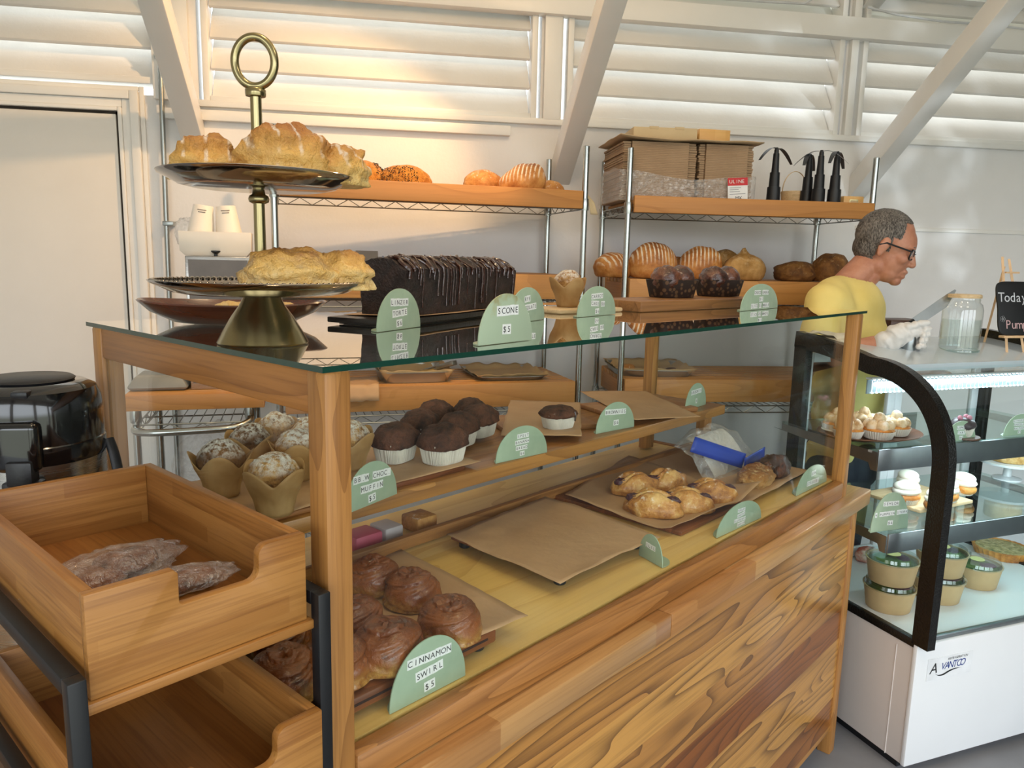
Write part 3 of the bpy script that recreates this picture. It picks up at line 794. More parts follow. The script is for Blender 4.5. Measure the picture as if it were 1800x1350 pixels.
sheet('parchment_sheet', [(.04, .375), (.315, .38), (.32, .65), (.045, .655)], RZ+.0108, M['paper'], 'parchment sheet under the tulip paper muffins', .003, seed=14)
tm = tulip_proto('sugar', 'sugar'); tmd = tulip_proto('sugard', 'sugard')
ZM = RZ+.0125
mp = [((483, 868), 0, .3, 1.06, 'sugared tulip muffin at the front, orange crumb showing, left of the corner post'), ((390, 838), 1, 1.1, 1.04, 'grey sugared tulip muffin leftmost, nearest the drawer corner'), ((440, 800), 1, 2.0, 1., 'dark sugared tulip muffin in the second row behind the grey one'), ((522, 812), 0, 2.7, 1., 'sugared tulip muffin just left of the corner post in the second row'), ((487, 775), 0, 3.5, .98, 'pale sugared tulip muffin at the back left of the group'), ((545, 785), 0, 4.4, .98, 'sugared tulip muffin hidden mostly by the corner post'), ((616, 795), 0, 5., 1.02, 'sugared tulip muffin right of the corner post beside the chocolate muffins')]
first = {0: tm, 1: tmd}; used = set()
for p, kd, rz, s_, lab in mp:
    P = rz_(p[0], p[1], .045); L = CASE.w(P.x, P.y, ZM)
    if kd not in used:
        o = first[kd]; used.add(kd); o.location = L; o.rotation_euler = (0, 0, rz); o.scale = (s_,)*3; o['label'] = lab; o['group'] = 'sugared tulip muffins'
    else: copy_tree(first[kd], None, L, rz, lab, s_)
# chocolate muffins in white loaf liners
def liner_proto(fallen=False):
    t = thing('chocolate_muffin', 'x', 'muffin')
    w, d, h = .040, .031, .036
    def sq(a, r1, r2, e=3.2):
        c, s = cos(a), sin(a); return r1*math.copysign(abs(c)**(2/e), c), r2*math.copysign(abs(s)**(2/e), s)
    q = MB(); N = 120; rs = []
    for k, z in enumerate((0, .002, h*.5, h)):
        f_ = (.80, .82, .91, 1.0)[k]; ring = []
        for i in range(N):
            a = 2*pi*i/N; x, y = sq(a, w*f_, d*f_); m_ = 1+(.018 if i % 2 else -.012)*(k > 0); ring.append(Vector((x*m_, y*m_, z+(.002*sin(a*5) if k == 3 else 0))))
        rs.append(ring)
    q.rings(rs, True, True, False); p = q.build('paper_liner', M['whitecup'], t); md = p.modifiers.new('thickness', 'SOLIDIFY'); md.thickness = .0006
    q = MB()
    def f(p, d_):
        a = atan2(d_.y, d_.x); hr = sqrt(d_.x**2+d_.y**2); x, y = sq(a, w*1.0, d*1.02, 2.6); k = 1+.10*fbm(d_, 2.6, 5., 4)+.03*abs(nz(d_, 12, 4))
        z = d_.z*(.034 if not fallen else .020)*k if d_.z > 0 else d_.z*.012
        return Vector((x*hr*k*1.10, y*hr*k*1.12, z))
    q.ball((0, 0, h*.86), 1, 44, fn=f); q.build('muffin_top', M['choc'], t, smooth=True, ang=180)
    if fallen:
        q = MB(); q.tube([(.022, -.030, h+.002), (.023, -.0335, h-.006), (.0225, -.033, h-.018)], [.004, .0034, .0022], 8, flat=.6); q.build('chocolate_drip', M['glaze'], t, smooth=True)
    return t
b5 = [tuple(rz_(x, y)[:2]) for x, y in ((820, 843), (885, 775), (720, 745), (655, 818))]
xs = [p[0] for p in b5]; ys = [p[1] for p in b5]
b5r = [(.335, .385), (.635, .38), (.63, .63), (.33, .635)]
board('serving_board', 'wooden board under the chocolate muffins', .345, .39, .60, .62, .011, M['board'], CASE, RZ)
sheet('parchment_sheet', b5r, RZ+.0118, M['paper'], 'parchment sheet under the chocolate muffins in white liners', .003, seed=17)
lm = liner_proto()
cm = [((695, 782), .3, 1.24, 'chocolate muffin in a white liner at the front left of the group'), ((779, 785), .1, 1.27, 'chocolate muffin in a white liner nearest the spelt sign'), ((738, 752), .5, 1.18, 'chocolate muffin behind the two front ones, at the left'), ((806, 757), .2, 1.18, 'chocolate muffin behind the nearest one, at the right'), ((765, 733), .4, 1.16, 'chocolate muffin lighter brown in the middle of the back row'), ((842, 742), .2, 1.18, 'chocolate muffin rightmost in the group'), ((826, 728), .6, 1.14, 'chocolate muffin furthest back in the group')]
for k, (p, rz, s_, lab) in enumerate(cm):
    P = rz_(p[0], p[1], .045); L = CASE.w(P.x, P.y, RZ+.0135)
    if k == 0: lm.location = L; lm.rotation_euler = (0, 0, CASE.a+rz); lm.scale = (s_,)*3; lm['label'] = lab; lm['group'] = 'chocolate muffins in white liners'
    else: copy_tree(lm, None, L, CASE.a+rz, lab, s_)
# single fallen muffin on its board
b6 = [tuple(rz_(x, y, .012)[:2]) for x, y in ((880, 770), (1022, 772), (1020, 712), (897, 707))]
c6 = sum((Vector((p[0], p[1], 0)) for p in b6), Vector())/4
board('serving_board', 'light brown board under the single spelt banana muffin', c6.x-.145, c6.y-.085, c6.x+.115, c6.y+.075, .014, M['boardL'], CASE, RZ, rz=radians(-31))
sheet('parchment_sheet', b6, RZ+.0155, M['paper'], 'creased parchment under the single muffin behind the spelt sign', .004, seed=19)
P = rz_(981, 742, .03); o = liner_proto(True); o.location = CASE.w(P.x, P.y, RZ+.0172); o.rotation_euler = (0, 0, CASE.a-.25); o.scale = (1.12,)*3; o['label'] = 'flat topped chocolate muffin in a white liner with a drip, alone on its board'
# empty brownie board
b7 = [tuple(rz_(x, y, .012)[:2]) for x, y in ((1115, 742), (1232, 737), (1135, 690), (1020, 692))]
c7 = sum((Vector((p[0], p[1], 0)) for p in b7), Vector())/4
board('serving_board', 'empty reddish board with crumbs behind the brownies sign', c7.x-.155, c7.y-.09, c7.x+.155, c7.y+.09, .014, M['boardL'], CASE, RZ, rz=radians(-20))
sheet('parchment_sheet', b7, RZ+.0155, M['paper'], 'crumb stained parchment on the empty brownie board', .003, seed=23)

# --- on the glass top ------------------------------------------
ZT = GT+.0006
def gt(x, y, dz=0): return CASE.z(x, y, GT+dz)
# tiered stand
M['brass'] = metal('aged_brass', 'a1946c', .24)
M['silver'] = metal('polished_tray', 'b3aca4', .10)
ts = thing('tiered_stand', 'two tier metal cake stand with brass base and ring handle', 'cake stand', CASE.w(*gt(463, 603)[:2], ZT), CASE.a)
q = MB(); q.lathe([(.0585, 0), (.0595, .0015), (.0585, .003), (.052, .016), (.040, .036), (.030, .050), (.025, .060), (.022, .066)], 64); q.build('base', M['brass'], ts, smooth=True, ang=50)
def tray(name, z, r, bead):
    q = MB()
    prof = [(.0, 0), (r*.70, 0), (r*.80, .003), (r*.90, .010), (r*.985, .0150), (r, .0162), (r*1.006, .0155), (r*.99, .0125), (r*.905, .0075), (r*.81, .001), (r*.70, -.002), (.0, -.002)]
    q.lathe(prof, 96, cap=False); o = q.build(name, M['silver'], ts, smooth=True, ang=50); o.location = (0, 0, z)
    if bead:
        q = MB(); n = 96
        for i in range(n): q.ball((r*.965*cos(2*pi*i/n), r*.965*sin(2*pi*i/n), .0152), (.0036, .0036, .0022), 6)
        b_ = q.build('beaded_rim', M['silver'], o, smooth=True); b_['kind'] = 'stuff'
    return o
tray('lower_tray', .068, .139, True); 
q = MB(); q.lathe([(.0078, .066), (.0072, .195), (.0072, .32)], 20); q.build('rod', M['brass'], ts, smooth=True)
q = MB(); q.lathe([(.0085, 0), (.0125, .002), (.0135, .006), (.012, .010), (.0085, .012), (.0075, .018)], 24); o = q.build('collar', M['brass'], ts, smooth=True, ang=60); o.location = (0, 0, .184)
tray('upper_tray', .205, .123, False)
q = MB(); q.lathe([(.0085, 0), (.0125, .001), (.013, .004), (.013, .009), (.009, .012)], 24); o = q.build('finial', M['brass'], ts, smooth=True, ang=60); o.location = (0, 0, .318)
q = MB(); n = 48; Rr = .0275; q.tube([(Rr*sin(2*pi*i/n)*.93*1, 0, Rr*1.1*(1-cos(2*pi*i/n))) for i in range(n)]+[(0, 0, 0)], .0054, 12); o = q.build('ring_handle', M['brass'], ts, smooth=True); o.location = (0, 0, .331); o.rotation_euler = (0, 0, -CASE.a-radians(10))
ST = ts.location.copy()
def on_stand(zl, px, py, dz):
    Z = ST.z+zl; return onz(px, py, Z+dz), Z
# upper pastries
def place_blob(name, mat, r, L, rz, lab, cat, seed, amp=.16, sc=2., flat=.5, fine=.06, n=56, grp=None, sq=1., fn=None):
    o = blob(name, M[mat], r, seed, amp, sc, n=n, flat=flat, fine=fine, sq=sq, fn=fn); o.location = L; o.rotation_euler = (0, 0, rz); return tag(o, lab, cat, grp)
zu = ST.z+.2074
def up(px, dep, z=zu):
    """point at height z on the sight line column px, shifted `dep` m behind the stand axis"""
    c, s = Vector((ST.x, ST.y, 0)), CW.copy(); s.z = 0; s.normalize(); c = c+s*dep
    P = onp(px, 300, c, s); return Vector((P.x, P.y, z))
sheet('parchment_sheet', [(p.x, p.y) for p in [CASE.loc(ST+Vector(d)) for d in ((-.12, .03, 0), (-.01, -.115, 0), (.12, -.02, 0), (.0, .11, 0))]], .0+ST.z-ZC+.2062, M['paper'], 'small parchment lining the upper tray of the cake stand', .012, seed=31, cat='parchment')
def layer(v, d, k=130): v.x *= 1+.05*sin(v.z*k*2); v.y *= 1+.05*sin(v.z*k*2); return v
place_blob('glazed_scone', 'scone', (.045, .038, .040), up(364, .005, zu+.0028), .2, 'small glazed scone at the left of the upper tray', 'scone', 1.2, .2, 2.2, .45, .07, fn=layer, grp='glazed scones on the upper tray')
place_blob('glazed_scone', 'scone', (.059, .044, .047), up(508, -.02, zu+.0028), .5, 'largest glazed scone in the middle of the upper tray', 'scone', 4.6, .22, 2.0, .45, .08, fn=layer, grp='glazed scones on the upper tray')
place_blob('glazed_scone', 'scone', (.046, .038, .036), up(595, .03, zu+.0028), 1.1, 'glazed scone at the right edge of the upper tray', 'scone', 7.9, .2, 2.3, .45, .07, fn=layer, grp='glazed scones on the upper tray')
zl = ST.z+.0705
sheet('parchment_sheet', [(p.x, p.y) for p in [CASE.loc(ST+Vector(d)) for d in ((-.03, -.10, 0), (.10, -.03, 0), (.05, .09, 0), (-.09, .03, 0))]], ST.z-ZC+.0692, M['paper'], 'small parchment lining the lower tray of the cake stand', .003, seed=33)
place_blob('filled_pastry', 'pasty', (.060, .040, .036), up(507, -.03, zl+.0018), .15, 'long pale pastry at the front of the lower tray', 'pastry', 2.2, .2, 2.1, .5, .08, fn=layer)
place_blob('filled_pastry', 'pasty', (.046, .036, .034), up(594, .01, zl+.0018), -.3, 'yellow pastry at the right of the lower tray beside the chocolate loaf', 'pastry', 9.2, .2, 2.2, .5, .08, fn=layer)
# wooden oval bowl
M['darkwood'] = wood('mahogany_bowl', '4b2013', '250d07', '62301c', axis=0, sc=1.3, rings=5, ring=.5, rough=.25, coat=.4)
P = gt(428, 572); bw = thing('wooden_bowl', 'dark oval wooden bowl behind the cake stand base', 'bowl', CASE.w(P.x, P.y+.03, ZT), 0)
q = MB(); q.lathe([(.060, 0), (.09, .004), (.125, .018), (.143, .034), (.140, .0365), (.120, .020), (.085, .0075), (.0, .007)], 72, cap=False, fn=lambda p, t: Vector((p.x*1.08, p.y*.62, p.z+.006*(abs(p.x)/.143)**3*(p.z > .01)))); q.poly([Vector((.0648*cos(2*pi*i/40), .037*sin(2*pi*i/40), .0003)) for i in range(40)])
q.build('bowl', M['darkwood'], bw, smooth=True, ang=60)
for k, (dx, dy, c) in enumerate(((-.005, .0, 'sample crumbly bread chunk at the left in the wooden bowl'), (.05, .015, 'sample bread chunk in the middle of the wooden bowl'), (.085, -.005, 'sample bread chunk at the right in the wooden bowl'))):
    o = place_blob('bread_chunk', 'pasty', (.028, .02, .014), bw.location+Vector((dx, dy, .017)), k, c.replace('sample ', ''), 'bread', 3.+k, .2, 2.2, .5, .08, n=28)
# chocolate loaf cake on slate board
e0, e1 = gt(655, 563), gt(900, 545)
La = Vector((e0.x+.005, e0.y+.03, 0)); Lb = Vector((.818, .512, 0)); La = Vector((.365, .378, 0))
ax = (Lb-La); LA = atan2(ax.y, ax.x); LL = ax.length; mid = (La+Lb)/2
bd_ = thing('slate_board', 'dark grey board under the chocolate loaf cake', 'serving board', CASE.w(mid.x, mid.y, ZT), CASE.a+LA)
q = MB(); q.b2((-LL/2-.045, -.065, .003), (LL/2+.03, .075, .013)); q.build('board', plain('dark_slate', '2b2724', .35, 0, .1, 20, .2), bd_, bevel=.002)
q = MB(); q.b2((-LL/2-.03, -.05, 0), (LL/2, .06, .003)); q.build('foot', M['blk'], bd_)
sheet('parchment_sheet', [tuple((mid+Matrix.Rotation(LA, 3, 'Z') @ Vector(p))[:2]) for p in ((-LL/2-.01, -.068, 0), (LL/2+.02, -.066, 0), (LL/2+.015, .07, 0), (-LL/2-.005, .07, 0))], GT+.0142, M['paper'], 'parchment under the chocolate loaf cake', .002, seed=41)
lf = thing('chocolate_loaf', 'tall dark chocolate loaf cake with dripping glaze on the glass top', 'loaf cake', CASE.w(mid.x, mid.y, ZT+.0158), CASE.a+LA)
HL, HW, HH = LL/2-.012, .050, .083
def ltop(x, y):
    u = min(1, abs(y)/HW); return HH+.022*(1-u**2.2)+.005*fbm((x*40, y*40, 0), 1., 3., 3)-.004*(abs(x)/HL)**6
q = MB(); nx, ny = 70, 24
top = [[Vector((-HL+2*HL*i/nx, (-1+2*j/ny)*HW, ltop(-HL+2*HL*i/nx, (-1+2*j/ny)*HW))) for j in range(ny+1)] for i in range(nx+1)]
def side(x, y, k): 
    z = ltop(x, y)*k; return Vector((x*(.965+.035*k)+.0016*fbm((x*60, y*60, z*60), 1., 1., 3), y*(.93+.07*k)+.002*fbm((x*60, z*60, y*60), 1., 9., 3), z))
rings = []
for k in [i/14 for i in range(15)]:
    r_ = [side(p[0].x, p[0].y, k) for p in top]+[side(p.x, p.y, k) for p in top[-1][1:]]+[side(p[-1].x, p[-1].y, k) for p in reversed(top[:-1])]+[side(p.x, p.y, k) for p in reversed(top[0][1:-1])]
    rings.append(r_)
rv = q.rings(rings, True, True, False)
for i in range(nx):
    for j in range(ny): q.face([q.b.verts.new(v) for v in (top[i][j], top[i+1][j], top[i+1][j+1], top[i][j+1])])
bmesh.ops.remove_doubles(q.b, verts=q.b.verts[:], dist=.0004)
q.build('cake', M['chocdark'], lf, smooth=True, ang=70)
rg = random.Random(5)
for sgn in (-1, 1):
    for k in range(34 if sgn < 0 else 6):
        x = -HL+.008+(2*HL-.016)*(k+rg.random()*.8)/(34 if sgn < 0 else 6); ln = rg.choice([.03, .05, .07, .08]) if rg.random() < .35 else rg.uniform(.003, .02); r0 = rg.uniform(.0009, .0022)*(1.6 if ln < .02 else 1)
        y0 = sgn*.03; pts = []
        for u in range(9):
            y = sgn*(.006+(HW+.001-.006)*u/8); pts.append((x+.016*sin(k*2.9+u*.7)*(1-u/8), y, ltop(x, min(HW, abs(y)))+.001))
        zt_ = HH
        for u in range(1, 7):
            z = HH-ln*u/6; pts.append((x+.001*sin(u), sgn*(HW*(.93+.07*z/HH)+.0022), z))
        q = MB(); q.tube(pts, [r0*1.3]*9+[r0*(1-.05*u) for u in range(5)]+[r0*1.15], 7); q.build('chocolate_drip', M['glaze'], lf, smooth=True)
# tulip muffin and board right of the loaf
P = gt(1000, 548)
board('serving_board', 'pale board under the single tulip muffin beside the carrot sign', P.x-.09, P.y-.06, P.x+.13, P.y+.06, .010, M['boardP'], CASE, ZT, rz=-.1)
tp_ = gt(998, 535); t2 = copy_tree(tm, None, CASE.w(P.x+.005, P.y+.01, ZT+.0108), 1.3, 'brown tulip paper muffin alone on the glass top left of the carrot sign', .9); t2['group'] = ''
del t2['group']
# babkas on a long board
ba, bb = gt(1090, 545, .02), gt(1292, 541, .02)
mid = Vector(((1.10+1.56)/2+.06, .345, 0)); 
bo = thing('serving_board', 'long brown board under the two chocolate babkas', 'serving board', CASE.w(mid.x, mid.y, ZT), CASE.a-.1)
q = MB(); q.b2((-.285, -.07, 0), (.235, .09, .026)); q.build('board', M['boardB'], bo, bevel=.003)
q = MB(); q.b2((.235, -.028, .002), (.33, .04, .024)); q.build('handle', M['boardB'], bo, bevel=.008)
def babka_proto():
    t = thing('babka', 'x', 'babka')
    q = MB(); rs = []
    for k, z in enumerate((0, .001, .042, .043)):
        w, d = ((.050, .034), (.051, .035), (.060, .043), (.0585, .0415))[k]
        rs.append([Vector((w*math.copysign(abs(cos(a))**.45, cos(a)), d*math.copysign(abs(sin(a))**.45, sin(a)), z)) for a in [2*pi*i/48+pi/48 for i in range(48)]])
    q.rings(rs, True, True, False); p = q.build('paper_mould', M['darkcup'], t, smooth=True, ang=50); md = p.modifiers.new('thickness', 'SOLIDIFY'); md.thickness = .0008
    q = MB()
    for (cx, cy, rx, ry, rz2, sd) in ((-.025, -.006, .034, .036, .030, 1), (.027, .004, .033, .034, .031, 2)):
        q.ball((cx, cy, .044), (rx*1.05, ry*1.06, rz2*1.1), 32, fn=lambda p, d: p*(1+.09*fbm(d, 2.2, sd, 3)+.04*sin(d.x*9+d.z*7+sd)))
    o = q.build('dough', M['babka'], t, smooth=True, ang=180); 
    return t
bk = babka_proto()
for k, (px, lab) in enumerate(((1178, 'chocolate babka in a patterned paper mould, left on the long board'), (1260, 'chocolate babka in a paper mould, right on the long board beside the sign'))):
    P = gt(px, 512, .055); L = CASE.w(P.x, P.y, ZT+.0268); Pb = CASE.yp((1180, 1262)[k], 522, (.385, .36)[k]); L = CASE.w(Pb.x, (.385, .36)[k], ZT+.0268)
    if k == 0: bk.location = L; bk.rotation_euler = (0, 0, CASE.a-.35); bk.scale = (1.12,)*3; bk['label'] = lab; bk['group'] = 'chocolate babkas'
    else: copy_tree(bk, None, L, CASE.a-.4, lab, 1.12)
# ---------------------------------------------------------------- price signs with letter tiles
t_ = NT('sage_sign'); v_ = t_.coord(); M['sage'] = t_.end(t_.bsdf(t_.ramp(t_.noise(v_, 40, 3), [(.3, lin('98ad94')), (.7, lin('a2b69c'))]), .42))
t_ = NT('sage_gilded_sign'); v_ = t_.coord(); g_ = t_.step(t_.math('ADD', t_.noise(v_, 30, 5, .6), t_.math('MULTIPLY', t_.n('SeparateXYZ', {0: v_}).outputs[2], 5.)), .78, .98)
M['sagegold'] = t_.end(t_.bsdf(t_.mix(t_.math('MULTIPLY', g_, .75), lin('a8b99f'), lin('b5a565')), .35, t_.math('MULTIPLY', g_, .5)))
M['tile'] = plain('white_letter_tile', 'e9ebe8', .5, 0, .02)
M['ink'] = plain('black_ink', '1b1c1f', .6, 0, .02)
_G = {}
def glyph(ch):
    if ch not in _G:
        c = bpy.data.curves.new('g', 'FONT'); c.body = ch; c.size = 1; c.align_x = 'CENTER'; c.resolution_u = 3
        o = bpy.data.objects.new('g', c); COL.objects.link(o); dg = bpy.context.evaluated_depsgraph_get(); dg.update()
        me = bpy.data.meshes.new_from_object(o.evaluated_get(dg)); bpy.data.objects.remove(o)
        _G[ch] = ([tuple(v.co) for v in me.vertices], [tuple(p.vertices) for p in me.polygons])
    return _G[ch]
def put_text(q, s, size, fx, cw=None, bold=1.):
    """letters one by one; fx maps flat (x, y) to a 3-D point"""
    n = len(s); cw = cw or size*.72
    for i, ch in enumerate(s):
        if ch == ' ': continue
        vs, fs = glyph(ch); x0 = (i-(n-1)/2)*cw
        bv = [q.b.verts.new(fx(x0+v[0]*size*bold, v[1]*size)) for v in vs]
        for f in fs: q.face([bv[k] for k in f])
RS = random.Random(3)
def price_sign(lines, L, Rp, top, label, F=CASE, mat='sage', base=.034, minY=None, sh=None, group=None, lw=None, zoff=0.):
    """L, Rp: ends of the foot line (frame coords), top: height"""
    L = Vector(L); Rp = Vector(Rp); mid = (L+Rp)/2; dx = Rp-L; w = sqrt(dx.x**2+dx.y**2); a = atan2(dx.y, dx.x)
    if minY: mid.y = max(mid.y, minY)
    t = thing('price_sign', label, 'sign', F.w(mid.x, mid.y, mid.z), F.a+a, group)
    H = top; e = .0011
    q = MB(); N = 40
    out = [(w/2*cos(pi*i/N), H*sin(pi*i/N)**.92) for i in range(N+1)]
    bk = lambda p: (p[0], p[1])
    Mx = Matrix(((1, 0, 0, 0), (0, 0, 1, 0), (0, 1, 0, 0), (0, 0, 0, 1)))
    q.prism(out, -e, e, Mx)
    q.build('plate', M[mat], t, bevel=.0003)
    q = MB(); q.prism([(w/2*cos(pi*i/N)*.98, base*sin(pi*i/N)) for i in range(N+1)], .0, .0016); q.build('foot', M[mat], t)
    n = len(lines); lh = H*.76/max(n, 2)
    ts_ = lw or min(.0118, lh*.60)
    for i, s in enumerate(lines):
        y = H*.80-ts_*.9-i*(H*.66/max(1, n-.4)) if n > 2 else H*(.66, .28)[i]
        if n == 1: y = H*.55
        ang = RS.uniform(-.06, .06); cx = RS.uniform(-.02, .02)*w
        cw = min(ts_*.86, w*.86/max(len(s), 1)*(1 if n > 1 else .9)); 
        ca, sa = cos(ang), sin(ang)
        q = MB(); k = len(s)
        for j, ch in enumerate(s):
            if ch == ' ': continue
            x0 = (j-(k-1)/2)*cw; hh = ts_*.62; jj = RS.uniform(-.04, .04)*ts_
            q.poly([Vector((cx+ca*px_-sa*py_, -e-.0004, y+sa*px_+ca*py_+jj)) for px_, py_ in ((x0-cw*.49, -hh), (x0+cw*.49, -hh), (x0+cw*.49, hh), (x0-cw*.49, hh))])
        o = q.build('letter_tiles', M['tile'], t)
        q = MB(); put_text(q, s, min(ts_*1.05, cw*1.25), lambda x, yy: Vector((cx+ca*x-sa*(yy-ts_*.36), -e-.0007, y+sa*x+ca*(yy-ts_*.36))), cw)
        q.build('lettering', M['ink'], o)
    return t
def sgn(lines, Lp, Rp, toppx, z, label, **k):
    A = CASE.z(*Lp, z); B = CASE.z(*Rp, z)
    # height read on the upright plane through the foot line
    mid = (A+B)/2; W = CASE.w(mid.x, mid.y, mid.z); d = CASE.w(B.x, B.y)-CASE.w(A.x, A.y); nrm = Vector((-d.y, d.x, 0))
    T = onp((Lp[0]+Rp[0])/2, toppx, W, nrm); H = T.z-ZC-z
    my = k.pop('minY', None)
    if my and mid.y < my:      # slide back behind the pane along the line of sight
        A = CASE.z(*Lp, z+.0); f = my-mid.y; A.y += f; B.y += f; A.x += f*.6; B.x += f*.6
    return price_sign(lines, (A.x, A.y, z), (B.x, B.y, z), H, label, **k)
ZF2 = ZF+.0006
sgn(['CINNAMON', 'SWIRL', '$5'], (690, 1280), (826, 1207), 1142, ZF2, 'sage green sign reading CINNAMON SWIRL $5', minY=.0415)
sgn(['YOGURT', 'CHEESE', 'BLUEBERRY', 'DANISH'], (1259, 946), (1337, 910), 885, ZF2, 'sage green sign in front of the blueberry danishes', minY=.0415)
sgn(['BUN', 'STREUSEL'], (1399, 872), (1452, 846), 820, ZF2, 'sage green sign at the far right end of the glass case floor', minY=.0415)
P = CASE.z(1166, 1003, ZF2)
price_sign(['JLIL'], (P.x+.035, P.y+.03+.05, ZF2), (P.x+.01, P.y+.028-.04+.02, ZF2), .058, 'sage green sign turned sideways beside the empty parchment', base=.04, lw=.009)
ZS = RZ+.0008
sgn(['BB.W CHOC.', 'MUFFIN', '$5'], (606, 905), (697, 868), 812, ZS, 'sage green sign reading BB.W CHOC. MUFFIN $5 beside the corner post')
sgn(['SPELT', 'BANANA', 'BREAD', '$6'], (871, 815), (961, 795), 749, ZS, 'sage green sign reading SPELT BANANA BREAD $6')
sgn(['BROWNIES', '$6'], (1047, 763), (1114, 750), 707, ZS, 'sage green sign reading BROWNIES $6')
sgn(['BROOKIE', '$'], (1204, 722), (1240, 711), 674, ZS, 'small sage green sign at the right end of the riser shelf')
ZT2 = GT+.0006
sgn(['LINZER', 'TORTE', '$6'], (662, 584), (738, 574), 507, ZT2, 'sage green sign reading LINZER TORTE $6')
sgn(['SCONE', '$5'], (840, 608), (934, 597), 516, ZT2, 'sage green sign with gold patina reading SCONE $5', mat='sagegold')
sgn(['RYE', 'CHOCOLATE', '$6'], (893, 570), (956, 561), 505, ZT2, 'sage green sign reading RYE CHOCOLATE $6 behind the scone sign')
sgn(['CARROT', 'CAKE $8', '$6'], (1014, 558), (1081, 552), 503, ZT2, 'sage green sign in front of the lone tulip muffin')
sgn(['CHOCO BABKA', '$12', 'SLICE $5 WHOLE'], (1301, 547), (1366, 541), 499, ZT2, 'sage green sign right of the chocolate babkas')
# ---------------------------------------------------------------- loaves on the racks
def loaf(mat, r, F, px, py, ztop, rz, lab, seed, Y=.2, grp=None, amp=.07, sc=1.6, sq=1., fn=None, extra=None):
    P = F.yp(px, py, Y); o = blob('bread_loaf', M[mat], r, seed, amp, sc, n=52, flat=.55, sq=sq, fn=fn)
    o.location = F.w(P.x, Y, ztop); o.rotation_euler = (0, 0, F.a+rz); tag(o, lab, 'bread', grp); o.scale = (1.1, 1.1, 1.14)
    if extra: extra(o)
    return o
zt1 = zLt-.0175
g1 = 'loaves on top of the left rack'
def seeds(o):
    q = MB(); o.name = 'bread_loaf'
loaf('seed', (.085, .075, .062), RL, 640, 300, zt1, .4, 'orange seeded round loaf with a black seed patch behind the scones', 1., .22, g1)
loaf('seed', (.098, .08, .058), RL, 712, 305, zt1, 0, 'orange seeded round loaf with poppy seeds on its front, top of left rack', 2., .20, g1)
for px, py, Y, rx in ((705, 315, .135, .04), (648, 305, .16, .03)):
    P = RL.yp(px, py, Y)
loaf('loafplain', (.08, .07, .06), RL, 850, 310, zt1, .2, 'brown round loaf left of the floured loaf on the left rack', 3., .24, g1)
loaf('loaf', (.095, .08, .072), RL, 917, 305, zt1, -.5, 'white floured loaf standing tallest on top of the left rack', 4., .16, g1, fn=lambda v, d: Vector((v.x, v.y, v.z+.25*v.x)))
loaf('loafplain', (.06, .055, .042), RL, 966, 320, zt1, .1, 'small golden loaf at the right end of the top left shelf', 5., .2, g1)
# poppy seeded end: patches of dark seeds lying on the two seeded loaves
def patch(o, cx, cy, cz, r, n, sd):
    rg = random.Random(sd); q = MB(); me = o.data; cs = [v for v in me.vertices if (v.co-Vector((cx, cy, cz))).length < r]
    for v in rg.choices(cs, k=n):
        p = v.co+Vector((rg.uniform(-.003, .003), rg.uniform(-.003, .003), rg.uniform(-.003, .003))); nn = v.normal
        q.ball(p+nn*.0008, (.0019, .0014, .0012), 5)
    s = q.build('black_seeds', M['poppy2'], o); s['kind'] = 'stuff'
M['poppy2'] = plain('black_seed', '17120e', .6)
lv = [o for o in COL.objects if o.name.startswith('bread_loaf')]
patch(lv[0], .06, -.05, .05, .06, 380, 1); patch(lv[1], -.02, -.08, .035, .06, 420, 2); patch(lv[1], -.085, -.02, .04, .045, 200, 3)
z2 = zR2-.0005; g2 = 'round loaves on the right rack crate'
loaf('loaf', (.075, .085, .062), RR, 1078, 452, z2, .5, 'scored loaf lying at the left end of the right rack crate', 6., .19, g2)
loaf('loaf', (.098, .08, .088), RR, 1148, 452, z2, .0, 'upright round loaf with flour rings behind the rack post', 7., .13, g2, amp=.05)
loaf('loafplain', (.05, .06, .055), RR, 1190, 470, z2, .2, 'orange loaf glimpsed between the two floured loaves', 8., .3, g2)
loaf('loaf', (.088, .075, .082), RR, 1230, 455, z2, -.3, 'striped floured loaf leaning right above the babkas', 9., .13, g2, amp=.05, fn=lambda v, d: Vector((v.x+.15*v.z, v.y, v.z)))
loaf('loaftan', (.075, .07, .075), RR, 1275, 450, z2, .2, 'tan round loaf standing behind the peaked one', 10., .27, g2)
loaf('loaftan', (.088, .075, .066), RR, 1308, 465, z2, .1, 'tan round loaf with a peaked split crust', 11., .11, g2, fn=lambda v, d: v+Vector((0, 0, .022*math.exp(-((d.x+.05)**2+d.y**2)/.02)*(d.z > 0))))
loaf('loafdark', (.10, .08, .05), RR, 1402, 460, z2, .15, 'low dark rye loaf right of the tan loaves', 12., .2, g2, amp=.12)
loaf('loafdark', (.078, .075, .072), RR, 1463, 452, z2, .3, 'tall dark rye loaf nearest the man', 13., .14, g2, amp=.09)

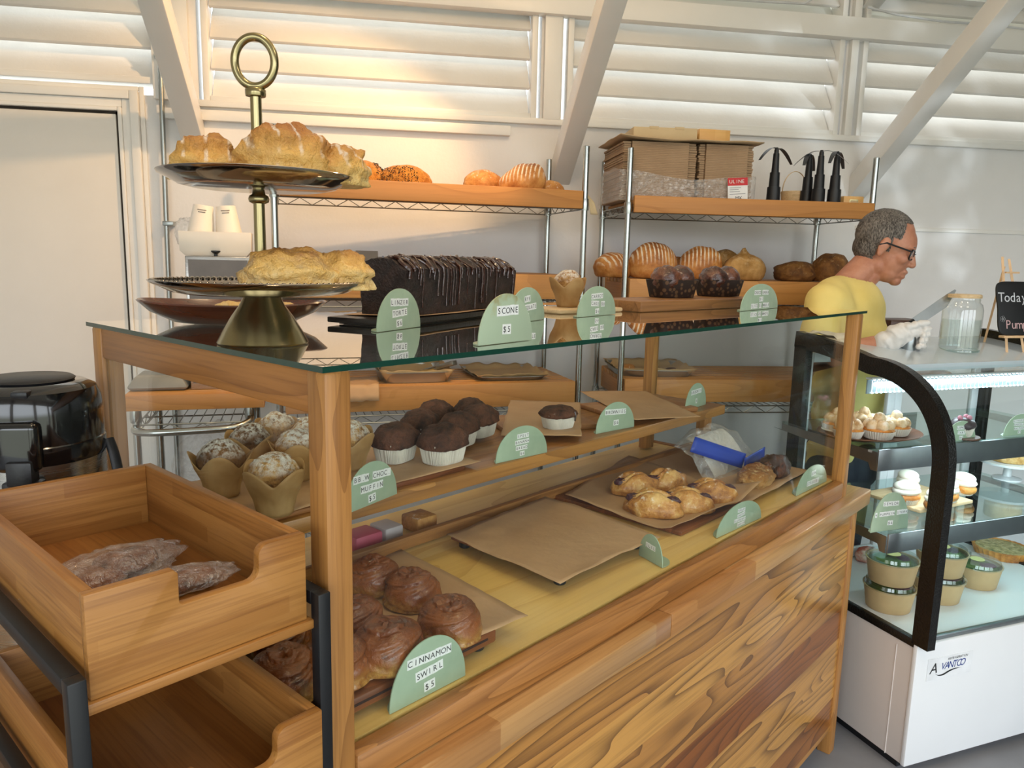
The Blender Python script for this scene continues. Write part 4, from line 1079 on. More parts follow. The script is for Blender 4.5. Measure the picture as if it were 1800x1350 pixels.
# ---------------------------------------------------------------- cardboard, fans and boxes on the right rack
M['card'] = NT('brown_cardboard'); _t = M['card']; _v = _t.coord(); _n = _t.noise(_v, 6, 4); _z = _t.n('SeparateXYZ', {0: _v}).outputs[2]
_l = _t.math('SINE', _t.math('MULTIPLY', _z, 900.)); M['card'] = _t.end(_t.bsdf(_t.mix(_t.math('MULTIPLY', _t.math('MULTIPLY', _t.step(_l, .2, 1.), _t.step(_t.noise(_t.mapping(_v, (1, 1, 30)), 1., 2), .5, .62)), .30), _t.ramp(_n, [(.3, lin('94795e')), (.7, lin('a88d70'))]), lin('5d4735')), .85, 0, _t.bump(_l, .3, .002)))
M['cardflat'] = plain('kraft_card', 'b59b79', .8, 0, .05, 8, .1)
M['kraft'] = plain('pale_kraft_box', 'c9b48f', .75, 0, .04, 8, .1)
M['film'] = film('shrink_film', 'ffffff', .42); M['filmbag'] = film('clear_bag', 'ffffff', .10)
zs = zRt-.017
def rbox(x0p, x1p, y0, y1, z0, z1, Y): a = RR.yp(x0p, 300, Y).x; b = RR.yp(x1p, 300, Y).x; return a, b
xa = RR.yp(1113, 320, .03).x; xm = RR.yp(1226, 320, .03).x; xb = RR.yp(1322, 320, .03).x
zc1 = RR.yp(1170, 250, .03).z
xs0 = RR.yp(1058, 300, .2).x
for k, (a, b, lab) in enumerate(((xa-.045, xm-.01, 'left bundle of flat brown cardboard boxes'), (xm+.005, xb, 'right bundle of flat brown cardboard boxes'))):
    c = thing('cardboard_bundle', lab, 'cardboard', RR.w((a+b)/2, .03, zs), RR.a, 'cardboard bundles'); del c['group']
    w = (b-a)/2; H = zc1-zs; n = 26; q = MB(); rg = random.Random(k)
    q.b2((-w*.78, 0, 0), (w*.78, .36, H)); q.build('flat_boxes', M['card'], c)
    for s in (-1, 1):
        q = MB(); pts = []
        for i in range(n+1): pts.append((s*(w*.78+.0), i*H/n))
        for i in range(n): 
            e_ = w+rg.uniform(-.004, .004); q.b2((s*w*.8, .006+rg.uniform(0, .006), i*H/n+.0005), (s*e_, .35, (i+1)*H/n-.0008))
        o = q.build('box_flaps', M['card'], c); o['kind'] = 'stuff'
# loose flat sheet and boxes on top
q = MB(); q.grid(lambda u, v: Vector((-.33+.62*u, -.02+.40*v, .004+.012*max(0, .12-u)/.12+.006*nz((u*4, v*3, 0)))), 24, 10)
sh = q.build('cardboard_sheet', M['cardflat'], None, smooth=True, ang=180); md = sh.modifiers.new('thickness', 'SOLIDIFY'); md.thickness = .004
sh.location = RR.w((xa+xb)/2, .02, zc1+.004); sh.rotation_euler = (0, 0, RR.a); tag(sh, 'loose flat cardboard sheet lying across the two bundles', 'cardboard')
zq = zc1+.018
pz = thing('pizza_box', 'grey brown folded box on top of the cardboard sheet', 'box', RR.w(RR.yp(1172, 235, .08).x, .08, zq-.004), RR.a-.05)
q = MB(); q.b2((-.142, 0, .0), (.132, .25, .054)); q.build('box', M['kraft'], pz, bevel=.002)
for x in (-.055, .055):
    q = MB(); q.b2((x-.02, -.001, .046), (x+.02, .006, .0575)); q.build('tuck_tab', M['kraft'], pz, bevel=.001)
M['blockw'] = wood('pale_block', 'e0b06c', 'c48f4c', 'e8bd7c', axis=0, plank=.05, paxis=0, sc=1., rings=3, ring=.2, streak=.2)
wb = MB(); wb.b2((-.073, 0, 0), (.073, .12, .062)); o = wb.build('wooden_box', M['blockw'], None, bevel=.002); o.location = RR.w(RR.yp(1257, 235, .12).x, .12, zq-.004); o.rotation_euler = (0, 0, RR.a+.12); tag(o, 'pale wooden box on the cardboard right of the folded box', 'box')
# clear wrap round the lower half with the shipping label
xw0, xw1 = xa-.06, xb+.014
q = MB()
def wf(u, v):
    per = [(xw0, .40), (xw0, .026), (xw1, .026), (xw1, .40)]; seg = u*3; i = min(2, int(seg)); f = seg-i
    x = per[i][0]*(1-f)+per[i+1][0]*f; y = per[i][1]*(1-f)+per[i+1][1]*f
    hh = (zc1-zs)*(.50+.10*sin(u*9)+.06*nz((u*9, 0, 0)))
    p = Vector((x, y-.006*abs(nz((u*30, v*6, 1))), .001+hh*v))
    return p
q.grid(wf, 130, 12); o = q.build('shrink_wrap', M['film'], None, smooth=True, ang=180); o.location = RR.w(0, 0, zs); o.rotation_euler = (0, 0, RR.a); tag(o, 'torn clear plastic wrap round the foot of the cardboard bundles', 'plastic wrap')
lx = RR.yp(1300, 325, .004).x
lb = thing('shipping_label', 'white shipping label with a red band stuck on the plastic wrap', 'label', RR.w(lx, .012, zs+.004), RR.a, rot=(0, radians(-4), RR.a))
q = MB(); q.b2((-.044, -.001, .0), (.044, .0, .102)); q.build('label_paper', plain('label_white', 'e9e9e9', .5), lb)
q = MB(); q.b2((-.044, -.0016, .070), (.044, -.001, .102)); o = q.build('red_band', plain('label_red', 'c9262b', .5), lb)
q = MB(); put_text(q, 'ULINE', .020, lambda x, y: Vector((x-.004, -.0022, y+.080)), .0135, 1.1); q.build('lettering', M['tile'], o)
q = MB(); put_text(q, 'MX', .020, lambda x, y: Vector((x+.004, -.0016, y+.012)), .015, 1.1); q.build('lettering', M['ink'], lb)
q = MB()
for z, w in ((.060, .05), (.052, .04), (.044, .046), (.034, .07)): q.b2((-.036, -.0015, z), (-.036+w, -.001, z+.0022))
o = q.build('print_lines', plain('label_grey_ink', '8e9196', .6), lb); o['kind'] = 'stuff'
# fly fans: black stepped cones with drooping blades
M['blkpl'] = plain('black_plastic', '15161a', .42, 0, .1, 20, .1)
M['blade'] = plain('grey_soft_blade', '9a9da2', .35)
def flyfan(px, base_py, Y, rz, lab, s=1., white=False, H=.20):
    t = thing('fly_fan', lab, 'fan', RR.w(RR.yp(px, 320, Y).x, Y, zs), RR.a+rz, 'black fly fans'); del t['group']
    q = MB(); q.lathe([(.0305*s, 0), (.0295*s, .004), (.0275*s, .066*H/.2), (.0225*s, .0665*H/.2), (.0205*s, .118*H/.2), (.0158*s, .1185*H/.2), (.0125*s, .186*H/.2), (.010*s, .1865*H/.2), (.0095*s, .20*H/.2)], 28, cap=True); q.build('cone_body', M['blkpl'], t, smooth=True, ang=30)
    q = MB(); q.lathe([(.0065, H), (.0075, H+.004), (.006, H+.008)], 16); q.build('hub', M['blkpl'], t, smooth=True)
    for sg in (-1, 1):
        q = MB(); P = [(sg*(.006+.105*u), 0, H+.004+.012*u-.085*max(0, u-.12)**1.6) for u in [i/12 for i in range(13)]]
        rs = []
        for i, p in enumerate(P):
            w = .006+.004*sin(pi*i/12); rs.append([Vector((p[0], -w, p[2]-.0006)), Vector((p[0], w, p[2]-.0006)), Vector((p[0], w, p[2]+.0006)), Vector((p[0], -w, p[2]+.0006))])
        q.rings(rs); q.build('fan_blade', M['blade'] if white else plain('dark_blade', '33363b', .4), t, smooth=True, ang=40)
    return t
flyfan(1361, 350, .06, .5, 'black fly fan standing alone beside the cardboard', H=.235)
flyfan(1420, 352, .13, .9, 'black fly fan at the back of the group of three', H=.225)
flyfan(1440, 352, .06, -.6, 'black fly fan in the middle of the group of three, pale ribbon blades', H=.232, white=True)
flyfan(1468, 352, .05, .8, 'black fly fan rightmost, curved blade drooping right', H=.228)
bk_ = thing('wooden_basket', 'pale bentwood basket between the fly fans', 'basket', RR.w(RR.yp(1397, 330, .2).x, .2, zs), RR.a)
q = MB(); q.lathe([(.050, 0), (.052, .002), (.060, .075), (.057, .075), (.049, .004), (.0, .003)], 40, cap=False); q.poly([Vector((.05*cos(2*pi*i/30), .05*sin(2*pi*i/30), 0)) for i in range(30)]); q.build('bowl', M['boardP'], bk_, smooth=True, ang=50)
q = MB(); q.tube([(.058*cos(pi*i/20), 0, .074+.09*sin(pi*i/20)) for i in range(21)], .004, 8, flat=.4); q.build('handle', M['boardP'], bk_, smooth=True)
dw = thing('card_drawer_box', 'small wooden drawer box with a brass label holder at the right end of the shelf', 'box', RR.w(RR.yp(1505, 330, .04).x, .05, zs), RR.a)
q = MB(); q.b2((-.047, 0, 0), (.047, .12, .05)); q.build('box', M['blockw'], dw, bevel=.003)
q = MB(); q.b2((-.02, -.0015, .014), (.02, 0, .036)); o = q.build('label_holder', M['brass'], dw)
q = MB(); q.b2((-.015, -.002, .018), (.015, -.001, .032)); q.build('label_card', M['kraft'], o)
# paper tag hanging between the racks
P = RR.yp(1040, 350, -.03)
q = MB(); q.grid(lambda u, v: Vector((-.02+.036*u+.02*(1-v), .004*sin(u*3), -.055+.085*v*(1-.4*u))), 8, 8); o = q.build('paper_tag', M['kraft'], None, smooth=True); md = o.modifiers.new('t', 'SOLIDIFY'); md.thickness = .0008
o.location = RL.w(.028, -.0, zLb+.035); o.rotation_euler = (0, 0, .3); tag(o, 'pale paper tag hanging at the right post of the left rack', 'tag')

# ---------------------------------------------------------------- left rack: parcels, trays
M['kraftpaper'] = plain('kraft_wrapping', 'c2a273', .65, 0, .06, 10, .3)
M['traymetal'] = metal('aluminium_tray', 'b4b4b0', .38)
def pan(F, px, py, z, w, d, h, lab, rz=0., Y=.06, name='sheet_pan', liner=None):
    P = F.yp(px, py, Y); t = thing(name, lab, 'baking tray', F.w(P.x, Y+d/2, z), F.a+rz)
    q = MB(); rs = []
    def rr(wx, dy, zz): return [Vector((wx*math.copysign(abs(cos(a))**.35, cos(a)), dy*math.copysign(abs(sin(a))**.35, sin(a)), zz)) for a in [2*pi*i/56+pi/56 for i in range(56)]]
    q.rings([rr(w/2-.012, d/2-.012, 0), rr(w/2-.002, d/2-.002, h-.002), rr(w/2+.005, d/2+.005, h), rr(w/2+.005, d/2+.005, h-.002), rr(w/2-.004, d/2-.004, h-.004), rr(w/2-.014, d/2-.014, .002)])
    q.build('pan', M['traymetal'], t, smooth=True, ang=40)
    if liner:
        q = MB()
        def lf_(u, v):
            x = (u-.5)*(w+.01); y = (v-.5)*(d+.01); e = max(abs(u-.5), abs(v-.5))*2; return Vector((x*.97, y*.97, .003+(h+.004+.012*nz((u*7, v*7, px*.1)))*max(0, e-.8)/.2))
        q.grid(lf_, 30, 30); o = q.build('paper_liner', M[liner], t, smooth=True, ang=180); md = o.modifiers.new('t', 'SOLIDIFY'); md.thickness = .0008
    return t
za = zL2; zb3 = zL3
pan(RL, 600, 460, za, .36, .26, .022, 'paper lined tray with wrapped goods at the left of the second crate', .0, .14, liner='kraftpaper')
o = place_blob('brown_paper_parcel', 'loafplain', (.15, .05, .03), RL.w(RL.yp(590, 455, .24).x, .27, za+.006), RL.a, 'brown paper parcel lying on the second crate left of the chocolate loaf', 'parcel', 3., .12, 3., .5, .05); o.data.materials[0] = M['kraftpaper']
q = MB(); q.b2((-.045, 0, 0), (.045, .002, .075)); o = q.build('grey_card', plain('grey_card', '7d756b', .7), None); o.location = RL.w(RL.yp(646, 455, .2).x, .20, za+.01); o.rotation_euler = (radians(-18), 0, RL.a); tag(o, 'small grey card leaning on the paper parcel', 'card')
P = RL.yp(805, 455, .2)
pan(RL, 800, 455, za, .36, .24, .018, 'paper lined tray of flatbreads behind the chocolate loaf', 0, .12, liner='kraftpaper')
place_blob('flatbread', 'loafplain', (.10, .07, .022), RL.w(P.x-.07, .25, za+.006), .1, 'golden flatbread at the left of the tray behind the chocolate loaf', 'bread', 5., .1, 2., .5, .05)
place_blob('flatbread', 'loafplain', (.085, .07, .024), RL.w(P.x+.09, .24, za+.006), .4, 'golden flatbread at the right of the tray behind the chocolate loaf', 'bread', 6., .1, 2., .5, .05)
# third level, seen through the glass
pan(RL, 735, 650, zb3, .30, .30, .045, 'deep steel tray with paper and pastry pieces, third level of left rack', 0, .03, liner='kraftpaper')
place_blob('pastry_piece', 'pasty', (.075, .045, .020), RL.w(RL.yp(760, 640, .12).x, .16, zb3+.006), .2, 'pale pastry piece in the deep steel tray', 'pastry', 8., .2, 2.4, .5, .08)
q = MB(); q.b2((-.05, -.015, 0), (.05, .015, .02)); q.b2((.04, -.008, .012), (.15, .008, .02)); o = q.build('tongs', M['traymetal'], None, bevel=.003); o.location = RL.w(RL.yp(800, 640, .05).x-.02, .12, zb3+.05); o.rotation_euler = (0, .3, RL.a+2.2); tag(o, 'steel tongs leaning over the deep tray', 'tongs')
pan(RL, 905, 650, zb3, .32, .36, .018, 'flat steel sheet pan with grey paper, right on the third level', 0, .03, liner='kraftpaper')
q = MB(); q.grid(lambda u, v: Vector(((u-.5)*.15+.02*(v-.5), (v-.5)*.22, .006+.02*max(0, .25-v)*nz((u*5, 0, 1))-.06*max(0, .12-v)/.12+.006*nz((u*5, v*5, 2)))), 24, 24)
o = q.build('parchment_sheet', M['paper'], None, smooth=True, ang=180); md = o.modifiers.new('t', 'SOLIDIFY'); md.thickness = .0008; o.location = RL.w(RL.yp(635, 680, .0).x, .062, zb3+.002); o.rotation_euler = (0, 0, RL.a); tag(o, 'parchment hanging over the front of the third level crate', 'parchment')
# right rack third level: tray with a pastry and a paper bag
z3 = zR3
t = pan(RR, 1160, 650, z3, .36, .36, .03, 'paper lined steel tray on the lower right crate, seen through the glass case', -.06, .05, liner='kraftpaper')
place_blob('pastry_piece', 'loafplain', (.05, .03, .02), RR.w(RR.yp(1108, 635, .16).x, .2, z3+.007), .9, 'brown pastry in the steel tray of the lower right crate', 'pastry', 12., .1)
place_blob('pastry_piece', 'choc', (.03, .018, .010), RR.w(RR.yp(1185, 635, .16).x, .2, z3+.007), .4, 'dark crumb left in the paper lined tray', 'pastry', 13., .1)
# ---------------------------------------------------------------- refrigerated case
F0 = atd(1607, 1133, 2.22)
FR = Frame((F0.x, F0.y, 0), radians(10.9)); FZ = F0.z
M['fwhite'] = plain('white_enamel', 'e4e6e8', .28, 0, .01, 4)
M['fside'] = plain('warm_white_side_panel', 'c9bfb8', .35, 0, .02, 4)
M['gask'] = plain('black_gasket', '0e0e0e', .25, 0, .2, 30, .6)
M['fgrey'] = metal('brushed_shelf_lip', '9fa6aa', .35)
M['fpane'] = glass('fridge_pane', 'fafefe', .5); M['fshelf'] = glass('glass_shelf', 'e4f2f0', .8, base=.06)
M['led'] = emit('cool_led', 'dff4ff', 9.)
M['ledstreak'] = emit('led_reflection_streak', 'e6f6ff', 1.3)  # glow for the painted reflections of the diodes, not a lamp part
FW, FD = .92, .60
fr = thing('refrigerated_case', 'white curved glass fridge with black trim holding cakes at the right', 'display fridge', FR.w(0, 0, 0), FR.a)
prof = []
for px, py in ((1607, 1133), (1640, 850)):
    p = FR.xp(px, py, 0); prof.append((max(p.y, 0.), p.z))
a = FR.xp(1607, 700, 0); b = FR.xp(1500, 640, 0); c = FR.xp(1388, 601, 0)
ar = []
for i_ in range(13):
    yy_ = .27*(1-cos(pi/2*i_/12)); ar.append((yy_, .93+(b.z-.012-.93)*(1-(1-yy_/.27)**2.3)**(1/2.3)))
pts = [(0, FZ), (0, FZ+.2), (0, .86)]+ar+[(b.y, b.z), (.45, (b.z+c.z)/2+.002), (FD, c.z-.003)]
def smooth_path(P, n=6):
    out = []
    for i in range(len(P)-1):
        p0 = P[max(i-1, 0)]; p1 = P[i]; p2 = P[i+1]; p3 = P[min(i+2, len(P)-1)]
        for k in range(n):
            t = k/n; out.append(tuple(.5*((2*p1[j])+(-p0[j]+p2[j])*t+(2*p0[j]-5*p1[j]+4*p2[j]-p3[j])*t*t+(-p0[j]+3*p1[j]-3*p2[j]+p3[j])*t**3) for j in range(len(p1))))
    out.append(P[-1]); return out
SP = smooth_path(pts)
TOPZ = c.z-.003
# base cabinet
KZ = max(.03, min(.1, FR.xp(1478, 1335, 0).z))
q = MB(); q.b2((.004, .004, KZ), (FW-.004, FD, FZ-.004)); q.build('cabinet', M['fside'], fr, bevel=.003)
q = MB(); q.b2((.0, -.012, KZ), (FW, .004, FZ+.0)); q.build('front_panel', M['fwhite'], fr, bevel=.004)
q = MB(); q.b2((.002, .06, KZ), (.004, .062, FZ-.03)); q.build('panel_seam', plain('panel_seam', 'efe9e4', .3), fr)
q = MB(); q.b2((.02, .03, 0), (FW-.02, FD-.02, KZ)); q.build('kick_plinth', M['blk'], fr)
q = MB(); q.b2((.01, .004, FZ-.003), (FW-.01, FD-.02, FZ+.006)); q.build('deck', M['fwhite'], fr)
# gaskets (two ends), swept round the profile
def sweep(x0, x1, off, th, name, mat, path=SP, par=fr):
    q = MB(); rs = []; n = len(path)
    for i, (y, z) in enumerate(path):
        t = Vector((path[min(i+1, n-1)][0]-path[max(i-1, 0)][0], path[min(i+1, n-1)][1]-path[max(i-1, 0)][1])).normalized(); nn = Vector((t.y, -t.x))
        o0 = (y+nn.x*off, z+nn.y*off); o1 = (y+nn.x*(off+th), z+nn.y*(off+th))
        rs.append([Vector((x0, *o0)), Vector((x1, *o0)), Vector((x1, *o1)), Vector((x0, *o1))])
    q.rings(rs); return q.build(name, mat, par, smooth=True, ang=40)
for x in (0, FW-.028): 
    sweep(x, x+.03, .010, -.054, 'end_gasket', M['gask'])
    q = MB(); q.b2((x, .0, FZ-.012), (x+.022, FD, FZ+.014)); q.build('bottom_gasket', M['gask'], fr, bevel=.003)
    q = MB(); q.b2((x, FD-.06, FZ), (x+.03, FD, TOPZ)); q.build('rear_pillar', M['gask'], fr, bevel=.003)
    q = MB(); poly = [(y, z) for y, z in SP]+[(FD-.05, FZ)]
    q.poly([Vector((x+.012, y, z)) for y, z in poly]); q.build('end_pane', M['fpane'], fr)
kf = next(i for i, p in enumerate(SP) if p[0] > b.y-.06)
sweep(.03, FW-.03, .004, -.006, 'curved_pane', M['fpane'], SP[:kf+1])
q = MB(); q.b2((.0, SP[kf][0], TOPZ-.012), (FW, FD, TOPZ+.006)); 
top = sweep(.028, FW-.028, .008, -.022, 'top_panel', plain('fridge_top', 'bfc9cf', .12, 0, .02, 4), SP[kf:]); q.b.free()
q = MB(); q.b2((.03, -.002, FZ+.0), (FW-.03, .012, FZ+.014)); q.build('bottom_rail', M['fgrey'], fr, bevel=.002)
# rear doors
for k in range(2):
    x0 = .03+k*(FW/2-.03); x1 = x0+FW/2-.03; q = MB(); e = .035; zA, zB = FZ+.01, TOPZ-.03
    q.b2((x0, FD-.03, zA), (x0+e, FD-.012, zB)); q.b2((x1-e, FD-.03, zA), (x1, FD-.012, zB)); q.b2((x0+e, FD-.03, zA), (x1-e, FD-.012, zA+e)); q.b2((x0+e, FD-.03, zB-e), (x1-e, FD-.012, zB))
    o = q.build('sliding_door', M['fwhite'], fr, bevel=.003); q = MB(); q.b2((x0+e, FD-.022, zA+e), (x1-e, FD-.02, zB-e)); q.build('door_pane', M['fpane'], o)
# shelves with grey lips
S1 = FR.yp(1543, 790, .13); S1b = FR.yp(1543, 828, .13); S2 = FR.yp(1560, 938, .09); S2b = FR.yp(1560, 972, .09)
for (sx, yy, zt_, zb_) in ((S1.x, .13, S1.z, S1b.z), (S2.x, .09, S2.z, S2b.z)):
    sh_ = MB(); sh_.b2((sx, yy, zt_-.008), (FW-.05, FD-.06, zt_)); sh_.build('glass_shelf', M['fshelf'], fr)
    q = MB(); q.b2((sx, yy-.006, zb_), (FW-.05, yy, zt_-.001)); q.build('shelf_lip', M['fgrey'], fr, bevel=.001)
    for x in (sx, FW-.056):
        q = MB(); q.poly([Vector((x, y, z)) for y, z in ((yy, zt_-.009), (yy, zb_), (yy+.02, zb_), (yy+.03, zb_+.02), (yy+.45, zt_-.03), (FD-.06, zt_-.03), (FD-.06, zt_-.009))])
        o = q.build('shelf_bracket', M['fgrey'], fr); md = o.modifiers.new('t', 'SOLIDIFY'); md.thickness = .003
# LED rows
q = MB(); q.ball((0, 0, 0), (.0035, .0035, .0022), 8); dme = q.mesh('led_diode', True); dme.materials.append(M['led'])
yl, zl_ = SP[kf][0]+.012, SP[kf][1]-.034
q = MB(); q.b2((.03, yl-.004, zl_+.0025), (FW-.03, yl+.02, zl_+.007)); st1 = q.build('light_strip', M['fwhite'], fr)
for i in range(44):
    o = mobj('led_diode', dme, None, st1); o.location = (.05+i*.0188, yl+.004, zl_)
q = MB(); q.b2((.03, yl+.012, zl_-.045), (FW-.03, yl+.016, zl_)); q.build('streak_plate', plain('grey_streak_plate', '7f9298', .3, 0, .01), st1)  # added plate behind the streaks, standing in for the band of reflected light
for i in range(44):
    o = mobj('led_diode', dme, None, st1); o.location = (.05+i*.0188, yl+.009, zl_-.042)
    q = MB(); q.b2((.05+i*.0188-.0016, yl+.0105, zl_-.040), (.05+i*.0188+.0016, yl+.012, zl_-.003)); q.build('reflection_streak', M['ledstreak'], st1)  # glowing bars imitate the reflected streaks between the diode rows
q = MB(); q.b2((S1.x, .15, S1.z-.015), (FW-.06, .165, S1.z-.0085)); st2 = q.build('light_strip', M['fwhite'], fr)
for i in range(40):
    o = mobj('led_diode', dme, None, st2); o.location = (S1.x+.012+i*.0188, .157, S1.z-.016)
# maker's plate
pl = FR.yp(1633, 1190, -.012); p1 = FR.yp(1700, 1155, -.012)
bp = MB(); bp.b2((pl.x-.012, -.0135, pl.z-.012), (p1.x+.02, -.0118, p1.z+.02)); bpo = bp.build('maker_plate', plain('plate_white', 'eceef0', .2), fr)
wA = p1.x-pl.x
q = MB(); put_text(q, 'VANTCO', .032, lambda x, y: Vector((pl.x+wA*.60+x*.9+.22*y, -.0142, pl.z+.016+y)), .0178, 1.0); q.build('blue_lettering', plain('plate_blue', '27408a', .4), bpo)
q = MB(); put_text(q, 'A', .046, lambda x, y: Vector((pl.x+wA*.08+x+.22*y, -.0142, pl.z+.010+y)), .02, 1.0); q.build('black_lettering', M['ink'], bpo); q = MB(); put_text(q, 'REFRIGERATION', .0105, lambda x, y: Vector((pl.x+wA*.72+x+.2*y, -.0142, pl.z+.043+y)), .0062)
q.build('small_lettering', M['ink'], bpo)
q = MB(); P = [(wA*.12, .008), (wA*.22, .0), (wA*.35, -.001), (wA*.5, .006), (wA*.65, .010), (wA*.8, .010), (wA*.86, .007)]
rs = [[Vector((pl.x+x, -.0142, pl.z+z+w)), Vector((pl.x+x+.002, -.0142, pl.z+z-w))] for (x, z), w in zip(smooth_path(P, 4), [.0004+.0022*sin(pi*min(1, i/20)) for i in range(25)])]
q.rings(rs, False); q.build('swoosh', M['ink'], bpo)

# ---- what stands in the fridge
M['meringue'] = crust('toasted_meringue', 'f1e2c9', 'e0c59b', 'a67a45', 18, .6, 0, .4, None, .25, 'f7efe2')
M['cream'] = plain('whipped_cream', 'f1ead9', .6, 0, .03, 30, .2)
M['bun'] = crust('soft_bun_crust', 'e2a754', 'c57e32', '8d4f1c', 14, .45, .15, .3)
M['cake'] = crust('sponge_cake', 'e3c58c', 'd3ac6b', 'b78a48', 30, .8, 0, .6)
M['bowlk'] = plain('kraft_bowl', 'c6a678', .6, 0, .04, 30, .1)
M['lid'] = glass('clear_lid', 'f4f8f6', 1.0, base=.08)
M['green'] = plain('salad_leaf', '5d7a3c', .6, 0, .2, 40, .4); M['purple'] = plain('purple_cabbage', '5b2c4c', .5, 0, .2, 40, .3); M['lemon'] = plain('yellow_sticker', 'd9cf8c', .5, 0, .04)
M['plate'] = plain('white_plate', 'dfe2e4', .2, 0, .01); M['walnut'] = wood('walnut_plate', '5a3824', '2f1a0f', '6d4730', axis=0, sc=1.2, rings=4, ring=.4, rough=.35)
def fpt(px, py, z): return FR.z(px, py, z)
def fthing(name, lab, cat, p, z, rz=0, grp=None): return thing(name, lab, cat, FR.w(p.x, p.y, z), FR.a+rz, grp)
# tart platter
z1 = S1.z+.0005
p = fpt(1556, 775, z1); p.y = max(p.y, .27)
pt = fthing('oval_platter', 'dark oval platter under the meringue tarts in the fridge', 'platter', p, z1)
q = MB(); q.lathe([(.08, 0), (.12, .002), (.165, .016), (.163, .018), (.118, .005), (0, .004)], 56, cap=False, fn=lambda v, t: Vector((v.x*1.05, v.y*.8, v.z))); q.poly([Vector((.084*cos(2*pi*i/30), .064*sin(2*pi*i/30), .0002)) for i in range(30)]); q.build('platter', M['walnut'], pt, smooth=True, ang=60)
def cupcake(name, fillmat, topfn, r=.033, h=.018):
    t = thing(name, 'x', 'pastry'); q = MB(); N = 80
    q.rings([[Vector((rr*(1+(.03 if i % 2 else -.02)*(k > 0))*cos(2*pi*i/N), rr*(1+(.03 if i % 2 else -.02)*(k > 0))*sin(2*pi*i/N), z)) for i in range(N)] for k, (rr, z) in enumerate(((r*.8, 0), (r*.82, .001), (r*1.02, h)))], True, True, False)
    o = q.build('paper_cup', M['whitecup'], t); md = o.modifiers.new('t', 'SOLIDIFY'); md.thickness = .0005
    q = MB(); q.lathe([(r*.78, .002), (r*.96, h*1.05), (r*.9, h*1.25), (0, h*1.3)], 28); q.build('tart_shell', M['bun'], t, smooth=True); topfn(t, r, h); return t
def mer(t, r, h):
    q = MB()
    for k in range(7):
        a_ = k*2*pi/6; rr = r*.55 if k < 6 else 0
        q.ball((rr*cos(a_), rr*sin(a_), h*1.3+(.006 if k < 6 else .016)), (r*.42, r*.42, .016 if k < 6 else .022), 14, fn=lambda p, d: p*(1+.15*fbm(d, 2, k, 2))*(1-.25*max(0, d.z)))
    q.build('meringue', M['meringue'], t, smooth=True, ang=180)
mt_ = cupcake('meringue_tart', 'x', mer)
for k, (dx, dy, lab) in enumerate(((-.098, -.01, 'meringue tart at the left end of the oval platter'), (-.012, -.045, 'meringue tart at the front of the oval platter, biggest in view'), (.083, -.02, 'meringue tart at the right of the oval platter, against the black trim'), (.03, .055, 'meringue tart at the back of the oval platter'), (-.065, .07, 'meringue tart at the back left of the oval platter'))):
    L = FR.w(p.x+dx, p.y+dy, z1+.0062)
    if k == 0: mt_.location = L; mt_.scale = (1.38,)*3; mt_['label'] = lab; mt_['group'] = 'meringue tarts'
    else: copy_tree(mt_, None, L, k*1.3, lab, 1.38+.06*(k == 1))
# berry slice on little board
p = fpt(1697, 772, z1); p.y = max(p.y, .17)
lb_ = MB(); lb_.lathe([(.045, 0), (.048, .003), (.047, .007), (0, .0075)], 32); o = lb_.build('cake_board', M['walnut'], None, smooth=True); o.location = FR.w(p.x+.01, p.y, z1); tag(o, 'small round wooden board under the berry cake slice', 'cake board')
bs_ = fthing('berry_cake', 'dark iced cake in a paper cup topped with pink berries', 'cake', Vector((p.x, p.y, 0)), z1+.0082)
q = MB(); N = 60; q.rings([[Vector((rr*(1+(.04 if i % 2 else -.03)*(k > 0))*cos(2*pi*i/N), rr*(1+(.04 if i % 2 else -.03)*(k > 0))*sin(2*pi*i/N), z)) for i in range(N)] for k, (rr, z) in enumerate(((.026, 0), (.027, .001), (.034, .028)))], True, True, False); q.build('paper_cup', M['whitecup'], bs_)
M['darkicing'] = plain('dark_icing', '4a3f42', .4, 0, .15, 30, .3); M['berry'] = plain('pink_berry', 'c7879a', .4, 0, .1, 40, .2)
q = MB(); q.ball((0, 0, .036), (.040, .036, .022), 24, fn=lambda v, d: v*(1+.1*fbm(d, 2, 3, 2))); q.build('icing', M['darkicing'], bs_, smooth=True, ang=180)
for dx, dy in ((-.02, -.005), (.012, -.012), (.022, .008)):
    q = MB(); q.ball((dx, dy, .059), .008, 12); q.build('berry', M['berry'], bs_, smooth=True)
# white cake plate at the left of the upper shelf
pw = Vector((S1.x+.045, .33, 0)); cpw = fthing('cake_plate', 'white scalloped plate with a cake wedge at the left of the fridge shelf', 'plate', pw, z1)
q = MB(); q.lathe([(.025, 0), (.03, .004), (.055, .014), (.053, .016), (.0, .008)], 48, cap=False, fn=lambda v, t: v*(1+.02*cos(12*t)*(v.z > .01))); q.poly([Vector((.0255*cos(2*pi*i/24), .0255*sin(2*pi*i/24), .0002)) for i in range(24)]); q.build('plate', M['plate'], cpw, smooth=True, ang=60)
o = place_blob('cake_wedge', 'cake', (.024, .016, .03), FR.w(pw.x, pw.y, z1+.009), .3, 'pale cake wedge on the white scalloped plate', 'cake', 3., .05, 2., .8)
